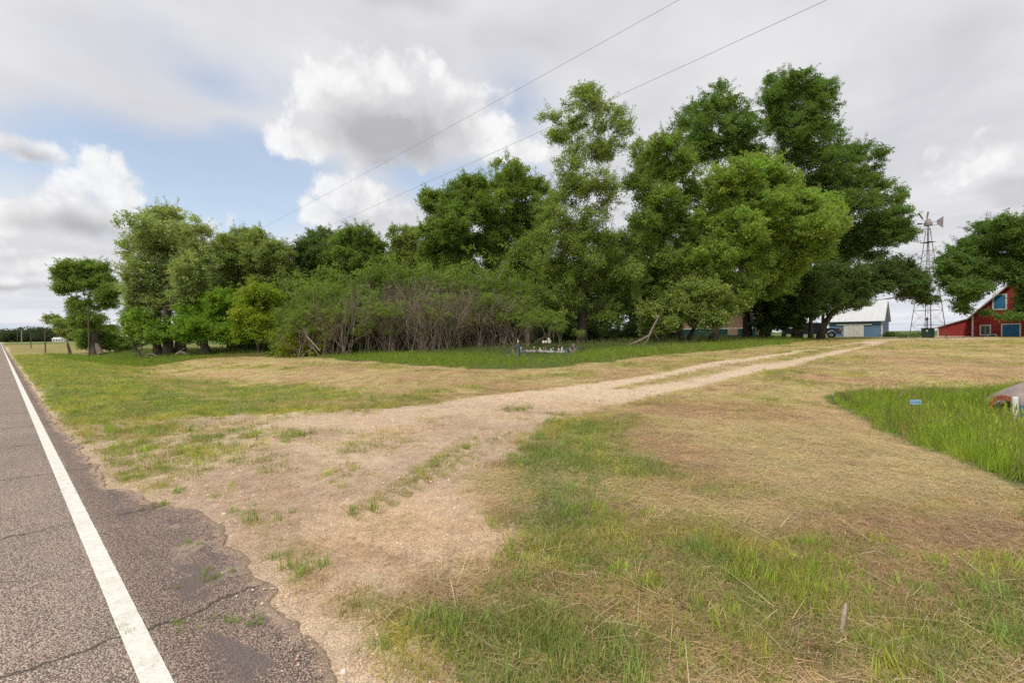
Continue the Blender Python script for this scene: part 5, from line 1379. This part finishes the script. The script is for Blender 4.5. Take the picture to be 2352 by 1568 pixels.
# ------------------------------------------------------------------ pickup parked under the trees, nose to the right
PAINT = mat('dark_blue_car_paint', (0.02, 0.028, 0.05), 0.22, 0.1, 2, spec=0.6)
TYRE = mat('tyre_rubber', (0.015, 0.015, 0.015), 0.9, 0.1, 4)
CHROME = mat('chrome', (0.6, 0.6, 0.6), 0.2, 0.05, 2, metal=1.0)
b0 = foot(1868, 57); ang = math.radians(-38)
pk = empty('pickup', b0, ang); tag(pk, 'dark crew cab pickup parked between the trunks with its nose to the shed', 'pickup')
prof = [(-2.85, .62), (-2.85, 1.18), (-2.80, 1.24), (-1.0, 1.24), (-.92, 1.26), (1.15, 1.26), (2.55, 1.20), (2.85, 1.08), (2.92, .80), (2.90, .52), (2.4, .50), (2.32, .78), (2.12, .95), (1.88, 1.0), (1.62, .92), (1.44, .74), (1.38, .50), (-1.25, .50), (-1.32, .76), (-1.5, .94), (-1.74, 1.0), (-1.98, .94), (-2.18, .76), (-2.26, .5), (-2.8, .55)]
b = MB(); b.poly(prof, -.98, .98); b.build('body', PAINT, pk, bevel=.02)
cabp = [(-.98, 1.262), (-.90, 1.86), (-.70, 1.93), (.62, 1.93), (.80, 1.88), (1.42, 1.27)]
def taper(pts, y0, y1, yt, zt): 
    n = len(pts); m_ = MB(); f = lambda p, s: (p[0], s * (yt if p[1] > zt else y1), p[1])
    vs = [f(p, -1) for p in pts] + [f(p, 1) for p in pts]
    m_.add(vs, [tuple(range(n)), tuple(range(2 * n - 1, n - 1, -1))] + [(i, i + n, (i + 1) % n + n, (i + 1) % n) for i in range(n)]); return m_
cabo = taper(cabp, 0, .95, .78, 1.5).build('cab', PAINT, pk, bevel=.02)
for s in (-1, 1):
    def side(x, z): return (x, s * (.957 - (z - 1.26) / .6 * .165), z)
    for pts in ([(-.82, 1.32), (-.76, 1.80), (-.12, 1.82), (-.12, 1.32)], [(-.04, 1.32), (-.04, 1.82), (.68, 1.80), (1.16, 1.32)]):
        g = MB(); v1 = [side(*p) for p in pts]; v2 = [(p[0], p[1] + s * .012, p[2]) for p in v1]
        g.add(v1 + v2, [(0, 1, 2, 3), (7, 6, 5, 4), (0, 4, 5, 1), (1, 5, 6, 2), (2, 6, 7, 3), (3, 7, 4, 0)]); g.build('side_window', DARKG, pk)
g = MB(); g.add([(1.33, -.80, 1.36), (1.33, .80, 1.36), (.87, .70, 1.83), (.87, -.70, 1.83), (1.36, -.80, 1.38), (1.36, .80, 1.38), (.90, .70, 1.85), (.90, -.70, 1.85)], [(4, 5, 6, 7), (3, 2, 1, 0), (0, 1, 5, 4), (1, 2, 6, 5), (2, 3, 7, 6), (3, 0, 4, 7)]); g.build('windscreen', mat('windscreen_glass', (0.10, 0.12, 0.14), 0.08, 0.05, 2, spec=0.8), pk)
for (x_, s) in ((1.88, -1), (1.88, 1), (-1.74, -1), (-1.74, 1)):
    t_ = MB(); t_.tube([(x_, s * .72, .40), (x_, s * .78, .40), (x_, s * .96, .40), (x_, s * 1.0, .40)], [.34, .40, .40, .34], 20); w_ = t_.build('wheel', TYRE, pk)
    MB().tube([(x_, s * .95, .40), (x_, s * 1.01, .40)], [.23, .21], 14).build('rim', CHROME, w_)
MB().box(2.88, 3.02, -.95, .95, .50, .72).build('bumper', CHROME, pk, bevel=.03)
gr_ = MB().box(2.84, 2.95, -.55, .55, .76, 1.08).build('grille', mat('black_grille', (.02, .02, .02), .5), pk, bevel=.02)
for s in (-1, 1):
    MB().box(2.74, 2.93, s * .76 - .17, s * .76 + .17, .84, 1.06).build('headlight', CHROME, pk, bevel=.03)
    MB().box(2.60, 2.80, s * .975 - .02, s * .975 + .02, .86, 1.0).build('side_marker', mat('amber_red_lens', (.5, .09, .03), .3), pk)
    MB().box(.95, 1.15, s * 1.08 - .11, s * 1.08 + .11, 1.28, 1.48).build('door_mirror', PAINT, pk, bevel=.03)
    MB().box(-.02, .14, s * .985 - .012, s * .985 + .012, 1.08, 1.12).build('door_handle', CHROME, pk)

# ------------------------------------------------------------------ rustic rail with wagon wheels and ornaments
D = 27.0
GALV = mat('blue_grey_iron', (0.085, 0.12, 0.14), 0.6, 0.2, 5, metal=.3)
WSPOKE = mat('pale_spokes', (0.42, 0.40, 0.33), 0.8, 0.2, 5)
PEEL = mat('peeling_white_board', (0.48, 0.46, 0.43), 0.85, 0.2, 6, 0.3, second=(0.17, 0.13, 0.11), sec=(0.45, 0.55))
def wheel(u, hubv, depth, label, r=0.64, lean=0.0, rz=0.0):
    p = at(u, hubv, depth); zc = p.z
    t = empty('wagon_wheel', p, rz); t.rotation_euler = (lean, 0, rz); tag(t, label, 'wheel', 'iron wagon wheels leaning on the rustic rail')
    n = 28; MB().tube([(r * math.cos(k * 6.2832 / n), 0, r * math.sin(k * 6.2832 / n)) for k in range(n + 1)], .036, 6, cap=False).build('rim', GALV, t)
    MB().tube([(0, -.10, 0), (0, .10, 0)], .07, 10).build('hub', RUST, t)
    for k in range(8):
        a = k * math.pi / 4 + .42; MB().tube([(0, 0, 0), (r * math.cos(a), 0, r * math.sin(a))], .016, 5).build('spoke', WSPOKE, t)
wheel(1186, 822, D, 'iron rimmed wagon wheel in tall grass at the left post', .68, -.12)
wheel(1317, 820, D, 'sunken wagon wheel with pale spokes around the right post', .62, -.10, .3)
pL, pR = at(1189, 800, D), at(1319, 800, D)
fc = empty('rustic_fence', foot(1189, D + .15)); tag(fc, 'weathered board rail between two short grey posts', 'fence')
fb = fc.location
gx = (pR.x - pL.x); tz = at(1189, 803, D).z - fb.z
MB().tube([(0.02, 0, -.3), (0, 0, at(1189, 788, D).z - fb.z)], [.09, .075], 8).build('post', M_DEADWOOD, fc)
MB().tube([(gx, 0, -.3), (gx, 0, at(1319, 789, D).z - fb.z)], [.12, .11], 9).build('post', M_DEADWOOD, fc)
MB().tube([(gx * .5, 0, -.3), (gx * .5, 0, at(1255, 798, D).z - fb.z)], [.06, .05], 7).build('post', M_DEADWOOD, fc)
zr = at(1255, 805, D).z - fb.z
MB().box(.12, gx * .5, -.11, -.06, zr - .07, zr + .06, Matrix.Rotation(math.radians(.6), 4, 'Y')).build('rail', PEEL, fc, bevel=.008)
MB().box(gx * .5 + .01, gx - .08, -.11, -.06, zr - .08, zr + .05, Matrix.Rotation(math.radians(1.2), 4, 'Y')).build('rail', PEEL, fc, bevel=.008)
def col_mat(n, c): return mat(n, c, .6, .1, 8)
MW, MRd, MBl, MTe = col_mat('white_figurine', (.72, .68, .6)), col_mat('red_figurine', (.35, .08, .06)), col_mat('blue_figurine', (.05, .10, .22)), col_mat('teal_figurine', (.06, .2, .2))
def figurine(u, h, body, head, label, kind='bird'):
    p = at(u, 801, D - .08); z = fb.z + zr + .058 + (-.01 if u > 1255 else 0) - (math.tan(math.radians(.6)) * (p.x - fb.x) if u < 1255 else math.tan(math.radians(1.2)) * (p.x - fb.x)) 
    t = empty('figurine', (p.x, fb.y - .085, z), (u * .7) % 3); tag(t, label, 'ornament')
    MB().tube([(0, 0, 0), (0, 0, h * .2), (0, 0, h * .45), (0, 0, h * .68)], [h * .2, h * .26, h * .24, h * .1], 9).build('body', body, t)
    MB().tube([(.02, 0, h * .62), (.03, 0, h * .74), (.03, 0, h * .9), (.03, 0, h)], [h * .08, h * .16, h * .15, h * .04], 8).build('head', head, t)
    MB().tube([(h * .17, 0, h * .8), (h * .34, 0, h * .77)], [h * .05, h * .01], 5).build('beak', MRd, t)
for a in [(1196, .20, MW, MW, 'white bird ornament at the left end of the rail'), (1226, .20, MRd, MW, 'reddish bird ornament on the left rail board'), (1241, .17, MW, MTe, 'pale teal headed ornament between the reddish bird and the middle post'),
          (1249, .22, MRd, MRd, 'dark red ornament beside the whirligig post'), (1266, .16, MW, MBl, 'small white ornament just right of the whirligig'), (1272, .17, MBl, MW, 'blue bodied ornament on the right rail board'),
          (1284, .18, MW, MRd, 'red headed white ornament on the right rail board'), (1291, .22, MW, MW, 'larger white goose ornament on the right rail board'), (1298, .15, MTe, MTe, 'teal ornament beside the white goose'), (1310, .24, MW, MRd, 'white and red rooster ornament next to the right post')]:
    figurine(*a)
# whirligig on the middle post
p = at(1257, 787, D); t = empty('whirligig', (p.x, fb.y, p.z)); tag(t, 'whirligig of pale tin discs on the middle post', 'ornament')
MB().tube([(0, 0, -.42), (0, 0, .0)], .018, 6).build('stem', RUST, t)
MB().tube([(-.25, 0, 0), (.25, 0, 0)], .022, 6).build('crossbar', RUST, t)
for (x_, z_, r_) in ((-.22, .06, .085), (-.06, .07, .075), (.14, .07, .10), (.10, .22, .07)):
    MB().tube([(x_, -.05, z_), (x_, .0, z_)], [r_ * .96, r_], 14).build('disc', MW, t); 
MB().tube([(.14, -.062, .07), (.14, -.052, .07)], .045, 10).build('disc_centre', col_mat('ochre_centre', (.45, .30, .08)), t)
p = at(1190, 789, D - .1); t = empty('scarecrow_ornament', (p.x, fb.y - .12, fb.z)); tag(t, 'small blue clothed scarecrow figure hanging on the left post', 'ornament')
hz = p.z - fb.z
MB().tube([(0.04, 0, hz - .75), (.06, 0, hz - .3), (.02, 0, hz - .05), (0, 0, hz + .05)], [.03, .08, .07, .03], 8).build('coat', col_mat('blue_cloth', (.04, .09, .15)), t)
MB().tube([(0, 0, hz + .04), (0, 0, hz + .12), (0, 0, hz + .2)], [.06, .075, .03], 8).build('head', col_mat('straw_head', (.50, .42, .25)), t)
MB().tube([(-.02, 0, hz + .18), (-.05, 0, hz + .32)], [.04, .01], 6).build('hat', M_DEADWOOD, t)

# ------------------------------------------------------------------ posts and poles along the left verge
def wood_pole(u, depth, vtop, r, label, m=M_POLEWOOD, cat='pole', arm=False):
    f = foot(u, depth); t = empty('utility_pole', f); tag(t, label, cat)
    h = at(u, vtop, depth).z - f.z
    MB().tube([(0, 0, -.3), (0, 0, h * .5), (.02, 0, h)], [r, r * .92, r * .8], 10).build('shaft', m, t)
    MB().tube([(.0, 0, h), (.0, 0, h + .04)], [r * .86, r * .5], 8).build('cap', RUST, t)
wood_pole(205, 49, 700, .085, 'tall dark wooden pole in front of the lone flat topped tree')
wood_pole(104, 62, 758, .075, 'thin weathered post on the verge, second from the lone tree')
wood_pole(71, 95, 764, .085, 'thin weathered post on the verge, third from the lone tree')
wood_pole(50, 170, 758, .16, 'pale pole on the verge, farthest but one from the lone tree', mat('pale_pole', (.34, .32, .29), .9, .15, 3))
wood_pole(40, 230, 764, .13, 'faint thin pole farthest along the verge')
# two power lines crossing overhead and the pole they reach inside the grove
wdir = Vector((-0.701, 0.713, 0)); wn = Vector((0.713, 0.701, 0))
k_ = 1.5
WIRE = mat('power_line_metal', (0.22, 0.22, 0.23), 0.6, 0.1, 3)
hend = []
for (u0, u1, v1, lb) in ((1560, 610, 520, 'upper power line crossing the sky above the grove'), (1900, 740, 525, 'lower power line crossing the sky and passing behind the thin topped tree')):
    y0_ = (9.3 if u0 == 1560 else 7.5) * k_
    a = at(u0, 0, y0_)
    # far end: same vertical plane through a along wdir
    d = ray(u1, v1); 
    nrm = Vector((wdir.y, -wdir.x, 0)); kk = a.dot(nrm) / d.dot(nrm); c = Vector((0, 0, CAMH)) + d * kk
    dirw = (c - a); Lw = dirw.length
    pts = []
    for i in range(-14, 33):
        f = i / 20; q = a + dirw * f; q.z += 0.9 * ((f - .5) ** 2 - .25) * 0.35
        pts.append(q)
    w_ = MB(); w_.tube(pts, .0065, 5); o = w_.build('power_line', WIRE); tag(o, lb, 'power line')
    hend.append(pts[-1])
e0, e1 = hend
px_, py_ = (e0.x + e1.x) / 2, (e0.y + e1.y) / 2
zb = gz1(px_, py_); t = empty('utility_pole', (px_, py_, zb)); tag(t, 'wooden power pole hidden among the crowns where both lines end', 'pole')
MB().tube([(0, 0, -.3), (0, 0, e0.z - zb + .3)], [.15, .10], 8).build('shaft', M_POLEWOOD, t)

# ------------------------------------------------------------------ fallen and leaning dead wood
def deadwood(name, label, pts_px, rad, cat='branch', m=M_DEADWOOD, side=None):
    P = []
    for (u, v, d, lift) in pts_px:
        q = at(u, v, d); P.append(Vector((q.x, q.y, max(q.z, gz1(q.x, q.y) + lift))))
    o = P[0].copy(); o.z = gz1(o.x, o.y); t = empty(name, o); tag(t, label, cat)
    w = MB(); w.tube([q - o for q in P], rad, 8); w.build('stem', m, t)
    if side:
        s = MB()
        for (i, dx, dy, dz, r_) in side: s.tube([P[i] - o, P[i] - o + Vector((dx, dy, dz)) * .5 + Vector((0, 0, .05)), P[i] - o + Vector((dx, dy, dz))], [r_, r_ * .7, r_ * .3], 5)
        s.build('side_branch', m, t)
deadwood('broken_branch', 'broken bare branch propped upright against the leaning trunk', [(1472, 808, 35.5, -.05), (1485, 785, 35.8, 0), (1497, 757, 36, 0), (1515, 722, 36.3, 0)], [.07, .075, .085, .06], side=[(2, .6, .1, -.9, .05), (1, -.3, 0, .5, .03)])
deadwood('fallen_limb', 'dark fallen limb arching up to the broken branch', [(1440, 802, 35, .1), (1452, 796, 35.2, .25), (1470, 790, 35.5, .5), (1492, 775, 36, .9)], [.07, .09, .10, .09])
deadwood('fallen_limb', 'small arched dead limb in the grass left of the leaning trunk', [(335, 820, 42.5, -.05), (342, 813, 42.5, .15), (352, 813, 42.5, .2), (362, 820, 42.5, -.02)], [.09, .08, .08, .06])
deadwood('log_pile', 'heap of rotting limbs at the foot of the thick leaning trunk', [(405, 815, 43, .1), (415, 808, 43, .3), (425, 812, 43, .25), (433, 816, 43, .08)], [.16, .15, .14, .1], 'log', side=[(1, .5, 0, .45, .07), (1, -.5, 0, -.2, .08), (2, .7, .2, -.2, .07)])
deadwood('fallen_limb', 'thin dead limb lying on the grass under the lone tree', [(170, 818, 56, .03), (180, 815, 56, .1), (198, 816, 56, .06)], [.08, .09, .06])
deadwood('stump', 'splintered pale stump leaning beside the lone tree', [(232, 813, 58, -.05), (226, 800, 58, 0), (222, 788, 58, 0)], [.42, .30, .16], 'stump')
deadwood('bent_stem', 'dark bent stem reaching down left of the willow trunks', [(305, 808, 45, .02), (315, 797, 45, .3), (330, 791, 45, .7), (342, 786, 45, .9)], [.07, .08, .09, .09])
deadwood('fallen_limb', 'pale bare limb slanting out of the left end of the thicket', [(735, 805, 34.5, 0), (712, 780, 34.5, 0), (702, 768, 34.6, 0), (698, 755, 34.7, 0)], [.05, .045, .035, .02], m=mat('pale_bare_limb', (.42, .37, .32), .85, .15, 3))
for (u, d_, h, lb) in ((718, 39.5, 1, 'leaning grey trunk carrying no leaves low down at the drive side'),): pass
for (u, depth, r, lean, h, lb) in ((1640, 39.5, .36, -.5, 5, 'stout grey trunk leaning left beside the drive, under the pale foliage'), (1577, 38.5, .30, .5, 5, 'dark trunk leaning right beside the drive, left of the stout grey one')):
    pass

# ------------------------------------------------------------------ right: concrete mound, post, marker; and the stick in the lawn
cx_, cy_ = 13.0, 10.4
md = empty('concrete_mound', (cx_, cy_, gz1(cx_, cy_)), math.radians(-50)); tag(md, 'low grey-brown concrete mound over a brick arch, cut by the right edge', 'mound')
top_z = at(2352, 878, 10.9).z - md.location.z + .10
nu, nv = 56, 22; V = []; F = []
for j in range(nv + 1):
    ph = j / nv * math.pi / 2
    for i in range(nu):
        th = i / nu * 2 * math.pi
        rr_ = 1 + .05 * math.sin(3 * th + 1) + .03 * math.sin(7 * th)
        lump = float(fbm(np.array([3 * math.cos(th) * math.cos(ph) + 9]), np.array([3 * math.sin(th) * math.cos(ph) + 2]), 4)[0] - .5)
        V.append((1.9 * rr_ * math.cos(ph) ** 0.9 * math.cos(th), 1.0 * rr_ * math.cos(ph) ** .7 * math.sin(th), -.45 + (top_z + .45) * math.sin(ph) ** 1.35 + .13 * lump))
for j in range(nv):
    for i in range(nu): F.append((j * nu + i, j * nu + (i + 1) % nu, (j + 1) * nu + (i + 1) % nu, (j + 1) * nu + i))
m_ = MB(); m_.add(V, F); m_.build('shell', CONC, md, smooth=True)
az_ = at(2299, 907, 10.8).z - md.location.z - .27; ax_ = -1.15; ay_ = -.88
for k in range(13):
    a = math.pi * k / 12; rr_ = .22
    mt = Matrix.Translation((ax_ + rr_ * math.cos(a), ay_, az_ + rr_ * math.sin(a))) @ Matrix.Rotation(-(a - math.pi / 2), 4, 'Y')
    MB().box(-.026, .026, -.06, .25, -.05, .05, mt).build('brick', BRICKM, md, bevel=.006)
for s_ in (-1, 1):
    for k in range(3): MB().box(ax_ + s_ * .22 - .05, ax_ + s_ * .22 + .05, ay_ - .065, ay_ + .24, az_ - .08 - .07 * k, az_ - .022 - .07 * k).build('brick', BRICKM, md, bevel=.006)
MB().box(ax_ - .165, ax_ + .165, ay_ + .04, ay_ + .10, az_ - .3, az_ + .02).build('arch_recess', mat('dark_brown_fill', (.09, .065, .05), .95), md)  # dark brown panel closing the arch behind the bricks
q_ = at(2332, 911, 9.9); p = Vector((q_.x, q_.y, gz1(q_.x, q_.y)))
t = empty('marker_post', p); tag(t, 'short white painted post in front of the concrete mound', 'post')
hh_ = q_.z - p.z
MB().tube([(0, 0, -.2), (0, 0, hh_ - .03), (0, 0, hh_)], [.052, .052, .044], 10).build('shaft', mat('chipped_white_paint', (.74, .74, .71), .6, .08, 8, second=(.42, .40, .37), sec=(.58, .72)), t)
MB().box(.18, .30, .1, .2, -.1, hh_ - .2).build('blue_side_board', col_mat('dull_blue', (.10, .17, .26)), t)
# blue marker sign
p = at(2103, 923, 9.0); zg = gz1(p.x, p.y)
t = empty('marker_sign', (p.x, p.y, zg), math.radians(-30)); tag(t, 'small blue lettered marker sign poking out of the tall grass', 'sign')
BS = mat('sign_blue', (.04, .25, .50), .45, .05, 3)
zc = p.z - zg
t.scale = (.64, .64, 1.0)
tilt = Matrix.Translation((0, 0, zc)) @ Matrix.Diagonal((1, 1, .64, 1)) @ Matrix.Rotation(math.radians(-4), 4, 'Y') @ Matrix.Rotation(math.radians(-12), 4, 'X')
pl = MB().box(-.13, .13, -.004, .004, -.075, .075, tilt).build('plate', BS, t)
bd = MB()
for bx in ((-.125, .125, .064, .07), (-.125, .125, -.07, -.064), (-.125, -.119, -.063, .063), (.119, .125, -.063, .063)): bd.box(bx[0], bx[1], -.0065, -.0045, bx[2], bx[3], tilt)
bd.build('border', WHITEW, pl)
for s in (-.09, .09): MB().tube([(s, .01, -.1), (s, .01, zc)], .006, 6).build('stake', GALV, t)
def lettering(txt, size, x, z, parent):
    c = bpy.data.curves.new('lettering', 'FONT'); c.body = txt; c.size = size; c.align_x = 'CENTER'; c.extrude = .0005
    o = bpy.data.objects.new('lettering', c); COL.objects.link(o); o.data.materials.append(WHITEW); o.parent = parent
    o.matrix_local = tilt @ Matrix.Translation((x, -.0062, z)) @ Matrix.Rotation(math.radians(90), 4, 'X')
lettering('WATER', .060, 0, .012, pl); lettering('VALVE', .050, -.01, -.05, pl)
# weathered stick standing in the foreground lawn
gx_, gy_ = ground(1932, 1462)
t = empty('stick', (gx_, gy_, gz1(gx_, gy_))); tag(t, 'short bleached grey stick lying in the mown foreground grass', 'stick')
e_ = ground(1943, 1412)
w_ = MB(); w_.tube([(0, 0, .02), ((e_[0] - gx_) * .5, (e_[1] - gy_) * .5, .045), (e_[0] - gx_, e_[1] - gy_, .06)], [.010, .012, .009], 8); w_.build('stem', mat('bleached_wood', (.38, .30, .24), .9, .2, 30, .5, 60, second=(.22, .17, .13)), t)

# low rough weeds lying in front of the yard objects and along the field edge
# ------------------------------------------------------------------ far treeline at the left
rg = np.random.default_rng(77)
P = []; C_ = []; S = []
for i in range(150):
    u = rg.uniform(-150, 560); dep = rg.uniform(380, 430)
    q = at(u, 776, dep); zb = gz1(q.x, q.y); h = rg.uniform(8, 12.5) * (1.0 if u < 300 else .95); rx = rg.uniform(5, 9)
    n = 46; d = rg.normal(0, 1, (n, 3)); d /= np.linalg.norm(d, axis=1)[:, None]
    P.append(np.array([q.x, q.y, zb + h * .52]) + d * np.array([rx, rx, h * .46]) * (rg.uniform(.5, 1, n) ** .4)[:, None])
    C_.append(np.tile(np.array([.075, .10, .06]) * rg.uniform(.8, 1.2), (n, 1))); S.append(rg.uniform(5, 8, n))
P = np.concatenate(P); C_ = np.concatenate(C_); S = np.concatenate(S)
o = scatter('treeline', P, rg.uniform(-1, 1, (len(P), 3)) * [.5, .5, 3.1], S, C_, SPRAY); tag(o, 'dark distant treeline across the far left fields', 'treeline', kind='stuff')
